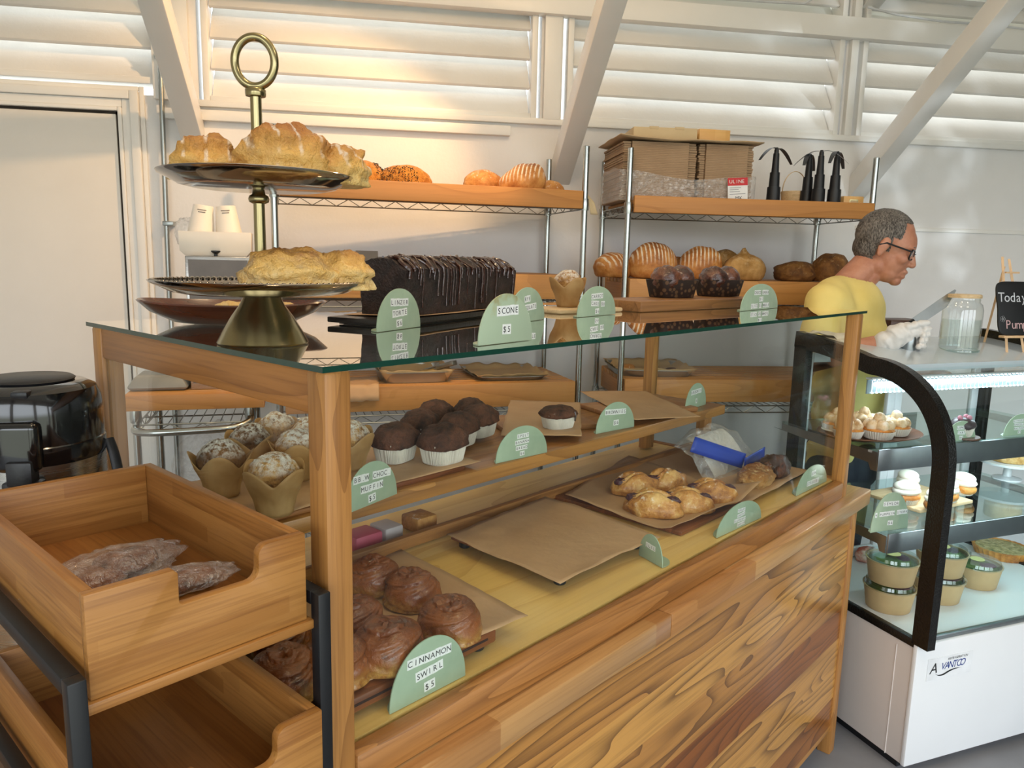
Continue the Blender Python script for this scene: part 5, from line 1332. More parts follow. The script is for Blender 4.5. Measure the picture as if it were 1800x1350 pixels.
# lower shelf: cream buns on a board
z2_ = S2.z+.0005
p = fpt(1640, 885, z2_); 
bb = fthing('bun_board', 'pale wooden board under the cream buns in the fridge', 'serving board', Vector((p.x-.01, p.y+.03, 0)), z2_, .1)
q = MB(); q.b2((-.135, -.085, 0), (.135, .13, .012)); q.build('board', M['boardP'], bb, bevel=.003)
def bun(t, r, h):
    q = MB(); q.ball((0, 0, h*1.15), (r*1.25, r*.95, .018), 24); q.build('bun_base', M['bun'], t, smooth=True, ang=180)
    q = MB(); q.ball((0, 0, h*1.15+.016), (r*1.22, r*.93, .014), 24, fn=lambda v, d: v*(1+.06*fbm(d, 4, 2, 2))); q.build('cream', M['cream'], t, smooth=True, ang=180)
    q = MB(); q.ball((0, 0, h*1.15+.027), (r*1.1, r*.85, .014), 24); q.build('bun_lid', M['cream'], t, smooth=True, ang=180)
cb = cupcake('cream_bun', 'x', bun, .030, .014)
for k, (px, py, lab) in enumerate(((1592, 872, 'cream bun at the left front of the bun board'), (1648, 886, 'cream bun at the front beside the black trim'), (1595, 852, 'cream bun behind the left front one'), (1663, 868, 'cream bun in the middle right of the bun board'), (1692, 856, 'cream bun at the right back of the bun board'))):
    P = fpt(px, py, z2_+.035); L = FR.w(P.x, P.y, z2_+.0125)
    if k == 0: cb.location = L; cb.scale = (1.3,)*3; cb['label'] = lab; cb['group'] = 'cream buns'
    else: copy_tree(cb, None, L, .4*k, lab, 1.3)
# cake stand at the right edge
p = fpt(1790, 850, z2_); cs = fthing('cake_stand', 'white footed cake stand at the right edge of the picture', 'cake stand', Vector((p.x+.02, p.y+.06, 0)), z2_)
q = MB(); q.lathe([(.05, 0), (.05, .004), (.015, .012), (.013, .05), (.03, .058), (.10, .062), (.102, .070), (0, .068)], 48); q.build('stand', M['plate'], cs, smooth=True, ang=50)
o = MB(); o.lathe([(.06, 0), (.062, .002), (.062, .07), (.058, .075), (0, .076)], 40); o = o.build('round_cake', M['cake'], None, smooth=True, ang=50); o.location = cs.location+Vector((0, 0, .0705)); tag(o, 'pale round cake on the white footed stand', 'cake')
# deck: salad bowls
z3_ = FZ+.0065
def bowlp():
    t = thing('salad_bowl', 'x', 'salad bowl'); q = MB(); q.lathe([(.048, 0), (.049, .001), (.0575, .052), (.0595, .053), (.0595, .0555), (.0565, .0555), (.047, .003), (0, .0025)], 44, cap=False); q.poly([Vector((.048*cos(2*pi*i/30), .048*sin(2*pi*i/30), 0)) for i in range(30)]); q.build('bowl', M['bowlk'], t, smooth=True, ang=50)
    q = MB(); q.ball((0, 0, .046), (.052, .052, .012), 26, fn=lambda v, d: v*(1+.08*fbm(d, 5, 2, 3))); q.build('salad', M['green'], t, smooth=True, ang=180)
    q = MB(); q.ball((.012, -.016, .05), (.03, .022, .0095), 18, fn=lambda v, d: v*(1+.12*fbm(d, 5, 7, 3))); q.build('cabbage', M['purple'], t, smooth=True, ang=180)
    q = MB(); q.lathe([(.0605, .0535), (.0605, .057), (.056, .058), (.054, .066), (0, .0665)], 44); o = q.build('lid', M['lid'], t, smooth=True, ang=50)
    q = MB(); q.lathe([(.017, .0668), (.017, .0672), (0, .0672)], 24); q.build('sticker', M['lemon'], o); return t
sb = bowlp(); first_ = True
for px, py, n, nm in ((1562, 1080, 2, 'left'), (1684, 1068, 2, 'middle'), (1758, 1045, 1, 'right')):
    P = fpt(px, py, z3_); P.y += .045
    if nm == 'middle': P.y += .035
    if nm == 'right': P.y += .05
    P.x = max(P.x, .118); P.y = max(P.y, .105)
    for k in range(n):
        lab = {('left', 0): 'lower kraft salad bowl of the left stack behind the fridge glass', ('left', 1): 'upper kraft salad bowl of the left stack, yellow sticker on the lid', ('middle', 0): 'lower kraft salad bowl of the middle stack', ('middle', 1): 'upper kraft salad bowl of the middle stack, purple cabbage showing', ('right', 0): 'single kraft salad bowl right of the two stacks'}[(nm, k)]
        L = FR.w(P.x, P.y, z3_+k*.0675*1.34)
        if first_: sb.location = L; sb.scale = (1.34,)*3; sb['label'] = lab; sb['group'] = 'kraft salad bowls'; first_ = False
        else: copy_tree(sb, None, L, k*.7, lab, 1.34)
# wrapped sandwich and quiche
p = fpt(1532, 975, z3_+.03); o = place_blob('wrapped_sandwich', 'cream', (.05, .035, .03), FR.w(max(p.x, .075), p.y+.02, z3_), .3, 'clear wrapped sandwich with red filling behind the left bowls', 'sandwich', 4., .1, 2., .7); o.data.materials[0] = crust('red_sandwich', 'e8d2bd', 'd06a55', 'b0302c', 20, .3, .4, .3)
p = fpt(1770, 965, z3_+.03); qc = fthing('quiche', 'round green flecked quiche in a fluted crust, lower right of the fridge', 'quiche', Vector((p.x, p.y+.02, 0)), z3_)
q = MB(); N = 120; q.rings([[Vector((rr*(1+.02*cos(i*2*pi*30/N)*(k > 0))*cos(2*pi*i/N), rr*(1+.02*cos(i*2*pi*30/N)*(k > 0))*sin(2*pi*i/N), z)) for i in range(N)] for k, (rr, z) in enumerate(((.085, 0), (.088, .001), (.10, .034), (.094, .035), (.09, .028), (.001, .029)))]); q.build('crust', M['bun'], qc, smooth=True, ang=40)
q = MB(); q.lathe([(.092, .028), (.088, .0315), (0, .033)], 40); q.build('filling', crust('quiche_filling', 'e3d5a0', 'b9a566', '5f6b35', 45, .5, .1, .6), qc, smooth=True)
# signs in the fridge
def fs(lines, Lp, Rp, top, z, Y, lab):
    A = FR.yp(*Lp, Y); B = FR.yp(*Rp, Y); T = FR.yp((Lp[0]+Rp[0])/2, top, Y)
    return price_sign(lines, (A.x, Y, z), (B.x, Y, z), max(.05, T.z-z), lab, F=FR)
fs(['LEMON', 'TART', '$6'], (1661, 781), (1713, 774), 740, z1, .145, 'sage green sign in the fridge before the berry cake')
fs(['BITTERSWEET', 'CHOCOLATE', 'RASPBERRY', '$9'], (1763, 770), (1818, 764), 728, z1, .15, 'sage green sign cut by the right edge of the picture')
fs(['SEMLOR', '4 PUMPKIN STORK', '$6'], (1532, 908), (1598, 898), 866, z2_, .11, 'sage green sign at the left of the lower fridge shelf')

# ---- on top of the fridge
ZTp = TOPZ
def topz(y):
    P = [s for s in SP if s[1] > TOPZ-.09]
    for a_, b_ in zip(P[:-1], P[1:]):
        if a_[0] <= y <= b_[0]: return a_[1]+(b_[1]-a_[1])*(y-a_[0])/max(1e-6, b_[0]-a_[0])+.0085
    return P[-1][1]+.0085
def ftop(px, py, lo=.28, hi=.57):
    best = None
    for i in range(120):
        y = lo+(hi-lo)*i/119; P = FR.yp(px, py, y); e_ = abs(P.z-topz(y))
        if best is None or e_ < best[0]: best = (e_, Vector((P.x, y, topz(y))))
    return best[1]
p = ftop(1684, 618)
jr = thing('glass_jar', 'big clear glass jar with a pale lid on top of the fridge', 'jar', FR.w(p.x, p.y, topz(p.y)+.001), 0)
M['jar'] = glass('jar_glass', 'f8fbfb', 1., base=.04); M['water'] = glass('water', 'f3f8f8', 1., base=.03, ior=1.33)
H = .185; q = MB(); q.lathe([(.0, .0), (.058, 0), (.062, .004), (.063, .02), (.063, H-.04), (.058, H-.022), (.05, H-.014), (.05, H)], 48, cap=False); q.build('jar_body', M['jar'], jr, smooth=True, ang=60)
q = MB(); q.lathe([(.0, .006), (.0595, .008), (.0595, .112), (0, .112)], 40, cap=False); q.build('water', M['water'], jr, smooth=True, ang=50)
q = MB(); q.lathe([(.0535, H+.0005), (.0535, H+.010), (.05, H+.013), (0, H+.0135)], 36); q.build('lid', M['boardP'], jr, smooth=True, ang=40)
q = MB(); q.lathe([(.060, .0005), (.064, .002), (.064, .008), (.0628, .010)], 44, cap=False); q.build('thick_foot', M['fshelf'], jr, smooth=True)
# chalkboard on its little easel
p = ftop(1772, 622)
ez = topz(p.y); W0 = FR.w(p.x, p.y, ez)
es = thing('table_easel', 'small pale wooden easel on top of the fridge at the right', 'easel', W0, FR.a-.1)
d_ = (W0-CAM).dot(CW); k_ = d_/FPX
M['easelw'] = wood('easel_wood', 'd8b083', 'b48a58', 'e3c198', axis=2, sc=1.5, rings=3, ring=.3)
bw_ = 118*k_; bh = 95*k_; lg = 168*k_
lean = radians(12)
def lp(x, z, dy=0): return Vector((x, z*math.tan(lean)+dy, z))
q = MB(); q.tube([lp(-.005, .0), lp(.0, lg)], .0055, 4); q.build('leg', M['easelw'], es)
q = MB(); q.tube([lp(bw_*.30, .0), lp(bw_*.12, lg*.98)], .0055, 4); q.build('leg', M['easelw'], es)
q = MB(); q.tube([Vector((bw_*.16, lg*.42, .004)), lp(bw_*.08, lg*.9, .012)], .005, 4); q.build('rear_leg', M['easelw'], es)
zl2 = 32*k_
q = MB(); q.b2((-.035, zl2*math.tan(lean)-.022, zl2-.008), (bw_*.55, zl2*math.tan(lean)+.002, zl2)); q.build('ledge', M['easelw'], es, bevel=.001)
q = MB(); q.b2((-.01, (zl2+.12)*math.tan(lean)-.004+.002, lg*.83), (bw_*.2, (zl2+.12)*math.tan(lean)+.006, lg*.83+.006)); q.build('cross_bar', M['easelw'], es)
cbd = thing('chalkboard', 'scalloped black chalkboard with chalk writing on the easel', 'chalkboard', (es.matrix_basis @ Vector((bw_*.30, zl2*math.tan(lean)-.0085, zl2+.0006))), 0, rot=(-lean, 0, FR.a-.1))
N = 120; out = []
for i in range(N):
    t = 2*pi*i/N; c_, s_ = cos(t), sin(t); e = .22; x = bw_/2*math.copysign(abs(c_)**e, c_); z = bh/2*math.copysign(abs(s_)**e, s_)
    k = 1-.035*math.exp(-((abs(x)/(bw_/2)-.82)**2+(abs(z)/(bh/2)-.82)**2)/.015)-.03*math.exp(-((abs(z)/(bh/2))**2)/.02)*(abs(c_) > .7)
    out.append((x*k, z*k+bh/2))
Mx = Matrix(((1, 0, 0, 0), (0, 0, 1, 0), (0, 1, 0, 0), (0, 0, 0, 1)))
q = MB(); q.prism(out, -.003, .003, Mx); q.build('board', plain('chalkboard_black', '0c0d10', .5, 0, .2, 30), cbd, bevel=.001)
M['chalk'] = plain('chalk', 'c9ccd2', .9); M['chalkp'] = plain('pink_chalk', 'c9a6a8', .9)
q = MB(); put_text(q, "Today's", 24*k_, lambda x, y: Vector((-bw_*.5+.010+3*14*k_+x, -.0036, bh*.62+y)), 12.5*k_); q.build('chalk_writing', M['chalk'], cbd)
q = MB(); put_text(q, 'Pumpkin', 22*k_, lambda x, y: Vector((-bw_*.5+.033+3*14*k_+x, -.0036, bh*.12+y)), 12.5*k_); q.build('chalk_writing', M['chalkp'], cbd)
q = MB(); 
for i in range(5): q.tube([(-bw_*.5+.020+.006*cos(i*1.257)+.005*cos(t), -.0036, bh*.30+.006*sin(i*1.257)+.005*sin(t)) for t in [2*pi*j/10 for j in range(11)]], .0005, 4, flat=.5)
o = q.build('chalk_flower', M['chalk'], cbd); o['kind'] = 'stuff'
# jug and papers on the fridge
p = ftop(1596, 616)
jg = thing('black_handled_jug', 'small steel jug with a black handle half hidden by the gloved hand', 'jug', FR.w(p.x, p.y, topz(p.y)+.001), FR.a)
q = MB(); q.lathe([(.022, 0), (.023, .003), (.021, .055), (.019, .06)], 28); q.build('jug_body', M['fgrey'], jg, smooth=True, ang=50)
q = MB(); q.tube([(.018, 0, .052), (.034, 0, .056), (.046, 0, .048), (.050, 0, .03), (.047, 0, .006)], .0065, 10); q.build('handle', M['blkpl'], jg, smooth=True)
pc = fpt(1455, 640, ZTp); 
pb = thing('paper_stack', 'cream paper bags stacked on the left end of the fridge top', 'paper bags', FR.w(.062, .49, topz(.49)+.001), FR.a+.1)
q = MB(); 
q.grid(lambda u, v: Vector(((u-.5)*.09, (v-.5)*.15, .045+.008*nz((u*4, v*4, 1))-.03*max(0, .2-v)/.2)), 14, 14); o = q.build('top_bag', plain('cream_paper', 'ddd2bf', .7), pb, smooth=True, ang=180); md = o.modifiers.new('t', 'SOLIDIFY'); md.thickness = .002
q = MB(); q.b2((-.045, -.07, 0), (.045, .07, .034)); q.build('bag_stack', plain('cream_paper2', 'd6cab6', .75, bump=.2), pb, bevel=.006)
# back counter behind the man
bc = MB(); bc.b2((0, 0, 0), (1.5, .4, 1.0)); o = bc.build('back_counter', M['fwhite'], None, bevel=.004); o.location = (2.25, WY-.41, 0); tag(o, 'white back counter by the wall behind the fridge', 'counter')
P = onp(1575, 560, (0, WY-.25, 0), (0, 1, 0))
wbx = MB(); zt2 = P.z
wbx.b2((-.10, -.08, 0), (.10, .08, zt2-1.0)); o = wbx.build('wooden_bin', M['walnut'], None, bevel=.008); o.location = (max(2.36, P.x), WY-.27, 1.0005); tag(o, 'dark brown wooden bin on the back counter beside the man', 'bin')
# ---------------------------------------------------------------- airpot
M['steel'] = metal('brushed_steel', 'b5b2ad', .26, brushed=(2, 2, 400))
M['gblack'] = plain('gloss_black', '0a0a0c', .12, 0, .1, 6, **{'Coat Weight': .5})
A = CASE.w(-.128, .575, -.0515)
ap = thing('airpot', 'black and steel airpot coffee dispenser behind the bamboo drawers', 'airpot', A, CASE.a-radians(38))
Hs = .352
q = MB(); q.lathe([(.085, 0), (.094, .006), (.096, .02), (.096, Hs), (.0965, Hs+.004)], 64); q.build('steel_body', M['steel'], ap, smooth=True, ang=40)
q = MB(); q.lathe([(.097, Hs+.80*.003), (.0985, Hs+.80*.012), (.0975, Hs+.80*.035), (.096, Hs+.80*.037), (.096, Hs+.80*.085), (.094, Hs+.80*.112), (.088, Hs+.80*.130), (.075, Hs+.80*.139), (.0, Hs+.80*.141)], 64); q.build('black_top', M['gblack'], ap, smooth=True, ang=35)
q = MB(); q.lathe([(.060, Hs+.80*.139), (.062, Hs+.80*.143), (.058, Hs+.80*.1465), (0, Hs+.80*.148)], 48, c=(-.005, .012, 0)); q.build('pump_lid', M['blkpl'], ap, smooth=True, ang=40)
q = MB(); q.b2((.012, -.088, Hs+.80*.127), (.034, -.06, Hs+.80*.1385)); q.build('lock_slider', M['blkpl'], ap, bevel=.003)
q = MB(); q.b2((-.006, -.110, Hs+.80*.0), (.050, -.082, Hs+.80*.088)); q.build('spout_cover', M['gblack'], ap, bevel=.009, seg=4)
q = MB(); q.b2((.010, -.116, Hs-.018), (.044, -.09, Hs+.80*.022)); q.b2((.002, -.113, Hs-.045), (.052, -.088, Hs-.012)); q.build('latch', M['blkpl'], ap, bevel=.004)
q = MB(); hp = []
for i in range(25):
    t = -pi*.06+pi*1.12*i/24; hp.append((.108*cos(t), .03-.0+.0, Hs-.04+0))
P_ = [(.0985, .02, Hs+.018), (.108, .012, Hs-.005), (.118, .0, Hs-.045), (.124, -.004, Hs-.085), (.118, -.006, Hs-.105)]
q.tube(smooth_path(P_, 4), .0085, 12, flat=.6); q.build('carry_handle', M['blkpl'], ap, smooth=True)
q = MB(); q.tube(smooth_path([(-x, y, z) for x, y, z in P_], 4), .0085, 12, flat=.6); q.build('carry_handle', M['blkpl'], ap, smooth=True)
# ---------------------------------------------------------------- wrapped cookies in the upper drawer
M['cookie'] = crust('brown_cookie', '9a5f34', '754121', '4a2612', 26, .6, .1, .7)
def cookies(px, py, lab, rz, s=1., sd=1.):
    P = CASE.z(px, py, -.051+.2515+.022+.012); t = thing('wrapped_cookie', lab, 'cookies', CASE.w(P.x, P.y, -.051+.2515+.0225), CASE.a+rz, 'cookies in clear bags in the drawer')
    del t['group']
    for k, (dx, dy, dz) in enumerate(((-.022, 0, 0), (.02, .006, .002))):
        o = blob('cookie', M['cookie'], (.034*s, .028*s, .011*s), sd+k, .1, 2.4, t, 30, .5, fine=.05); o.location = (dx*s, dy*s, .002+dz+.004*k)
    q = MB()
    def f(p, d):
        k = 1+.16*fbm(d, 3.5, sd, 3)+.05*nz(d, 11, sd); v = Vector((d.x*.075*s*k, d.y*.042*s*k, d.z*.017*s*k))
        v.x = v.x*(1+.12*abs(d.x)**4); v.z = max(v.z, -.0135)+.0138; return v
    q.ball((0, 0, 0), 1, 56, fn=f); o = q.build('clear_bag', M['bagfilm'], t, smooth=True, ang=180)
    return t
M['bagfilm'] = film('cookie_bag', 'ffffff', .26, .15)
cookies(195, 1003, 'clear bag of brown cookies lying in the middle of the upper drawer', .2, 1.12, 1.)
cookies(318, 1022, 'smaller clear bag of cookies behind the notch of the upper drawer', -.2, .75, 4.)
# ---------------------------------------------------------------- cart by the wall at the left
FC = Frame(atd(440, 720, 2.72), radians(6)); FC.o.z = 0
zc_ = FC.yp(270, 692, 0).z; xl = FC.yp(238, 720, 0).x
Wc = -xl
cart = thing('utility_cart', 'chrome wire cart with a curved push handle, seen through the left glass', 'cart', FC.w(xl, 0), FC.a)
for x in (0, Wc):
    for y in (0, .45):
        q = MB(); q.lathe([(.0127, .06), (.0127, zc_-.06)], 14, (x, y, 0)); o = q.build('post', M['chrome'], cart, smooth=True)
        q = MB(); q.lathe([(.018, zc_-.10), (.02, zc_-.085), (.018, zc_-.055)], 14, (x, y, 0)); q.build('collar', M['chrome'], o, smooth=True)
        q = MB(); q.lathe([(.001, 0), (.028, .001), (.028, .055), (.012, .0605)], 14, (x, y, 0)); q.build('caster', M['blkpl'], o, smooth=True)
for z in (zc_-.11, .45, .15):
    wire_shelf(Wc, .45, cart, z, M['wire'])
q = MB(); zh = zc_-.115
q.tube(smooth_path([(Wc, .0, zh+.03), (Wc-.005, -.035, zh+.012), (Wc-.06, -.075, zh), (Wc/2, -.082, zh-.004), (.06, -.08, zh-.006), (.005, -.045, zh-.006), (0, -.0, zh-.0)], 6), .0125, 14); q.build('push_handle', M['chrome'], cart, smooth=True)
tb = MB(); tb.b2((-.03, -.03, zc_-.055), (Wc+.05, .46, zc_)); q = tb.build('cart_board', M['cedar'], cart, bevel=.003)
# things on the cart
P = FC.yp(277, 690, .04); q = MB(); q.rings([[Vector((x*w, y*d, z)) for x, y in ((-1,-1),(1,-1),(1,1),(-1,1))] for w, d, z in ((.085, .085, 0), (.10, .10, .012), (.075, .08, .05))]); o = q.build('grey_lid_box', plain('grey_plastic', '8c8a84', .4), None, bevel=.006); o.location = FC.w(P.x, .14, zc_+.0005); o.rotation_euler = (0, 0, FC.a); tag(o, 'grey lidded container on the cart board', 'container')
xa_ = FC.yp(326, 480, .06).x; xb_ = FC.yp(439, 480, .06).x; zt3 = FC.yp(380, 451, .06).z
bl = thing('water_boiler', 'tall grey steel boiler cabinet on the cart behind the cake stand', 'boiler', FC.w((xa_+xb_)/2, .06, zc_+.0005), FC.a)
w = (xb_-xa_)/2; Hb = zt3-zc_
q = MB(); q.b2((-w, .0, 0), (w, .30, Hb)); q.build('cabinet', M['steel'], bl, bevel=.003)
q = MB(); q.b2((-w+.01, -.003, Hb*.05), (w-.006, .0, Hb-.012)); q.build('front_panel', plain('grey_front_panel', '625c58', .35, 0, .06, 20), bl)
q = MB(); q.b2((-w-.03, -.006, Hb*.54), (w*.3, -.003, Hb*.66)); q.build('steel_plate', M['steel'], bl, bevel=.001)
q = MB(); q.lathe([(.006, 0), (.006, .008), (.016, .016), (.016, .02), (0, .021)], 18, (-.01, .06, Hb)); q.build('lid_knob', M['blkpl'], bl, smooth=True, ang=40)
M['cupw'] = plain('white_cup_card', 'ece3d6', .5, 0, .02); M['tubw'] = plain('white_tub_plastic', 'e6dccd', .35, 0, .02)
ca = thing('cup_caddy', 'white caddy of lids and upturned cups on the boiler', 'caddy', FC.w((xa_+xb_)/2-.01, .18, zc_+Hb+.001), FC.a)
k_ = 2.85/FPX
q = MB(); q.rings([[Vector((x*wd, y*dd, z)) for x, y in ((-1,-1),(1,-1),(1,1),(-1,1))] for wd, dd, z in ((48*k_, .05, 0), (56*k_, .06, .018), (57*k_, .062, .086), (55*k_, .060, .086), (53*k_, .057, .02), (45*k_, .048, .004))]); q.build('tub', M['tubw'], ca, bevel=.006)
for sx in (-1, 1):
    for j in range(2):
        q = MB(); q.lathe([(.042, .03+j*.025), (.046, .034+j*.025), (.046, .046+j*.025), (0, .047+j*.025)], 28, (sx*27*k_, 0, 0)); q.build('lid', M['cupw'], ca, smooth=True, ang=40)
for k, (px, lab) in enumerate(((352, 'upturned white paper cup at the left in the caddy'), (402, 'upturned white paper cup at the right in the caddy'))):
    x = FC.yp(px, 390, .18).x; t = thing('paper_cup', lab, 'cup', FC.w(x, .18, zc_+Hb+.0745), FC.a, rot=(0, radians((7, -5)[k]), FC.a))
    q = MB(); q.lathe([(.0465, 0), (.0475, .002), (.046, .005), (.034, .105), (.032, .107), (.031, .103), (0, .102)], 32); q.build('cup', M['cupw'], t, smooth=True, ang=50)
    q = MB()
    for zz, ww in ((.088, .030), (.080, .024)): q.grid(lambda u, v: Vector((.0375*sin((u-.5)*ww/.036)*1.0, -.0375*cos((u-.5)*ww/.036)*1.0-.0004, zz+.0025*v-.0)), 8, 2)
    o = q.build('print_lines', plain('cup_print', '6d655c', .6), t); o['kind'] = 'stuff'
for s_ in (-1,):
    q = MB(); q.ball((0, 0, .05), (.035, .03, .055), 26, fn=lambda p, d: p*(1+.25*fbm(d, 3, 2, 3))); o = q.build('plastic_wrap', M['film'], None, smooth=True, ang=180); o.location = FC.w(xa_-.012, .20, zc_+Hb+.03); tag(o, 'crinkled plastic wrapping left of the cups on the boiler', 'plastic wrap')
# clear bags of bread hanging below the push handle
q = MB()
def bagf(p, d):
    k = 1+.12*fbm(d, 2.4, 6, 3); v = Vector((d.x*.17*k, d.y*.10*k, d.z*.20*k)); v.x *= 1-.25*max(0, d.z); return v
q.ball((0, 0, .215), 1, 40, fn=bagf); hb = thing('bread_bag', 'big clear bag of flatbread standing on the cart shelf', 'bag', FC.w(xl+Wc*.62, .2, .455), FC.a); q.build('clear_bag', M['filmbag'], hb, smooth=True, ang=180)
for k in range(3):
    o = blob('flatbread', M['loafplain'], (.11, .07, .03), 3.+k, .1, 2., hb, 28, .5); o.location = (.01*k, .0, .04+.052*k)
# plastic bag with blue strips inside the case, far right
M['blue'] = plain('blue_zip_strip', '2b46a8', .4, 0, .08)
bgp = CASE.w(1.565, .30, ZF+.001)
pbg = thing('zip_bag', 'clear zip bag with blue strips lying at the right end of the case', 'plastic bag', bgp, CASE.a); pbg.scale = (1.25, 1.0, 1.15)
q = MB(); q.grid(lambda u, v: Vector(((u-.5)*.26, -.06+.13*v, .012+.10*sin(v*pi*.55)+.012*nz((u*5, v*5, 1))-.03*(u-.5)**2*4)), 36, 26); o = q.build('bag_film', M['film'], pbg, smooth=True, ang=180)
q = MB(); q.grid(lambda u, v: Vector(((u-.5)*.17, -.04+.10*v, .008+.085*sin(v*pi*.5)+.006*nz((u*5, v*5, 4)))), 14, 12); o = q.build('paper_inside', plain('paper_inside', 'dcd6cb', .7), pbg, smooth=True, ang=180)
q = MB(); q.grid(lambda u, v: Vector((-.135+.13*u+.02*v, -.07+.08*(1-u), .024+.055*(1-u)+.034*v)), 14, 4); o = q.build('blue_strip', M['blue'], pbg, smooth=True, ang=180); md = o.modifiers.new('t', 'SOLIDIFY'); md.thickness = .0015
q = MB(); q.grid(lambda u, v: Vector((.0+.13*u, -.075+.012*u, .018+.032*v+.004*u)), 14, 4); o = q.build('blue_strip', M['blue'], pbg, smooth=True, ang=180); md = o.modifiers.new('t', 'SOLIDIFY'); md.thickness = .0015
# packets glimpsed under the riser
for px, py, wd, mt, lab in ((640, 915, .07, plain('pink_packet', 'd4667a', .5), 'pink packet glimpsed under the riser shelf by the corner post'), (684, 898, .05, plain('striped_packet', 'cfc6c4', .5), 'pale packet with a bar pattern under the riser shelf'), (742, 885, .06, M['loafplain'], 'orange wrapped pastry glimpsed under the riser shelf')):
    P = CASE.yp(px, py, .55); q = MB(); q.b2((-wd/2, 0, 0), (wd/2, .06, .035)); o = q.build('packet', mt, None, bevel=.006); o.location = CASE.w(P.x, .53, ZF+.0006); o.rotation_euler = (0, 0, CASE.a); tag(o, lab, 'packet')
# ---------------------------------------------------------------- the man behind the fridge
def JP(px, py, d): return atd(px, py, d)
def fused(name, build, voxel, smooth=2, mat=None, parent=None):
    """union of the shapes as one continuous skin"""
    q = MB(); build(q); me = q.mesh(name+'_raw'); o = bpy.data.objects.new(name+'_raw', me); COL.objects.link(o)
    r = o.modifiers.new('r', 'REMESH'); r.mode = 'VOXEL'; r.voxel_size = voxel
    s = o.modifiers.new('s', 'SMOOTH'); s.factor = .5; s.iterations = smooth
    dg = bpy.context.evaluated_depsgraph_get(); dg.update(); m2 = bpy.data.meshes.new_from_object(o.evaluated_get(dg)); m2.name = name
    bpy.data.objects.remove(o); m2.polygons.foreach_set('use_smooth', [True]*len(m2.polygons))
    return m2
def capsule(q, a, b, ra, rb, n=20, flat=None, ax=None):
    a, b = Vector(a), Vector(b); t = (b-a); L = t.length; t.normalize()
    u = (ax if ax is not None else (Vector((0, 0, 1)) if abs(t.z) < .9 else Vector((1, 0, 0)))); s = t.cross(u).normalized(); u = s.cross(t).normalized()
    rs = []; K = 6
    prof = [(-ra*cos(pi/2*k/K), ra*sin(pi/2*k/K)) for k in range(1, K+1)]+[(L*k/6, ra+(rb-ra)*k/6) for k in range(1, 6)]+[(L+rb*sin(pi/2*k/K), rb*cos(pi/2*k/K)) for k in range(0, K)]
    f = flat or 1
    for h, r in prof: rs.append([a+t*h+s*(r*cos(2*pi*i/n))+u*(r*f*sin(2*pi*i/n)) for i in range(n)])
    q.rings(rs)
def ell(q, c, r, M=None, n=28): q.ball(c, r, n, M=M)
DM = 2.95
BK = 1.10
HC = JP(1556, 432, DM)                       # middle of the head
fa = radians(-10-24)                         # he faces the right of the picture, a little towards us
HM = Matrix.Translation(HC) @ Matrix.Rotation(fa, 4, 'Z') @ Matrix.Rotation(radians(17), 4, 'Y') @ Matrix.Scale(BK, 4)
def head(q, g=0.):
    M_ = HM
    ell(q, (-.014, 0, .034), (.097+g, .076+g, .090+g), M_); ell(q, (.028, 0, .012), (.070+g, .066+g, .078+g), M_)
    ell(q, (.034, 0, -.035), (.062+g, .060+g, .080+g), M_); ell(q, (.040, 0, -.080), (.046+g, .050+g, .040+g), M_)
    ell(q, (.074, 0, -.104), (.022, .024, .018), M_); ell(q, (.0, .0, -.07), (.055, .058, .045), M_)
    for s in (-1, 1):
        ell(q, (.078, .028*s, .016), (.016, .026, .009), M_); ell(q, (.060, .044*s, -.026), (.028, .018, .022), M_)
        ell(q, (.070, .030*s, -.004), (.018, .017, .013), M_)
        ell(q, (.103, .011*s, -.040), (.010, .009, .008), M_)
        E_ = M_ @ Matrix.Translation((-.006, .076*s, -.008)) @ Matrix.Rotation(radians(12), 4, 'Y') @ Matrix.Rotation(radians(-16*s), 4, 'Z')
        ell(q, (0, 0, .004), (.017, .007, .031), E_); ell(q, (.003, 0, -.022), (.010, .007, .012), E_)
    capsule(q, M_ @ Vector((.086, 0, .008)), M_ @ Vector((.107, 0, -.036)), .0105, .0135)
    ell(q, (.092, 0, -.066), (.013, .026, .0085), M_); ell(q, (.090, 0, -.084), (.012, .022, .0085), M_)
    ell(q, (.078, 0, -.076), (.016, .030, .022), M_)
C7 = JP(1487, 492, DM+.02); 
chest = JP(1487, 560, DM+.03); belly = JP(1490, 680, DM+.06); pelv = JP(1478, 800, DM+.10)
rsh = JP(1452, 532, DM-.15); lsh = JP(1512, 528, DM+.18)
HP_ = ftop(1592, 616); HD = (FR.w(HP_.x, HP_.y, HP_.z)-CAM).dot(CW)
relb = JP(1430, 634, 2.74); rwr = JP(1560, 600, HD+.01); lelb = JP(1535, 690, DM+.16); lwr = JP(1600, 650, DM-.02)
HND = JP(1590, 588, HD-.005)
def limb(q, P, g=0.):
    for (a, ra), (b, rb) in zip(P[:-1], P[1:]): capsule(q, a, b, ra+g, rb+g)
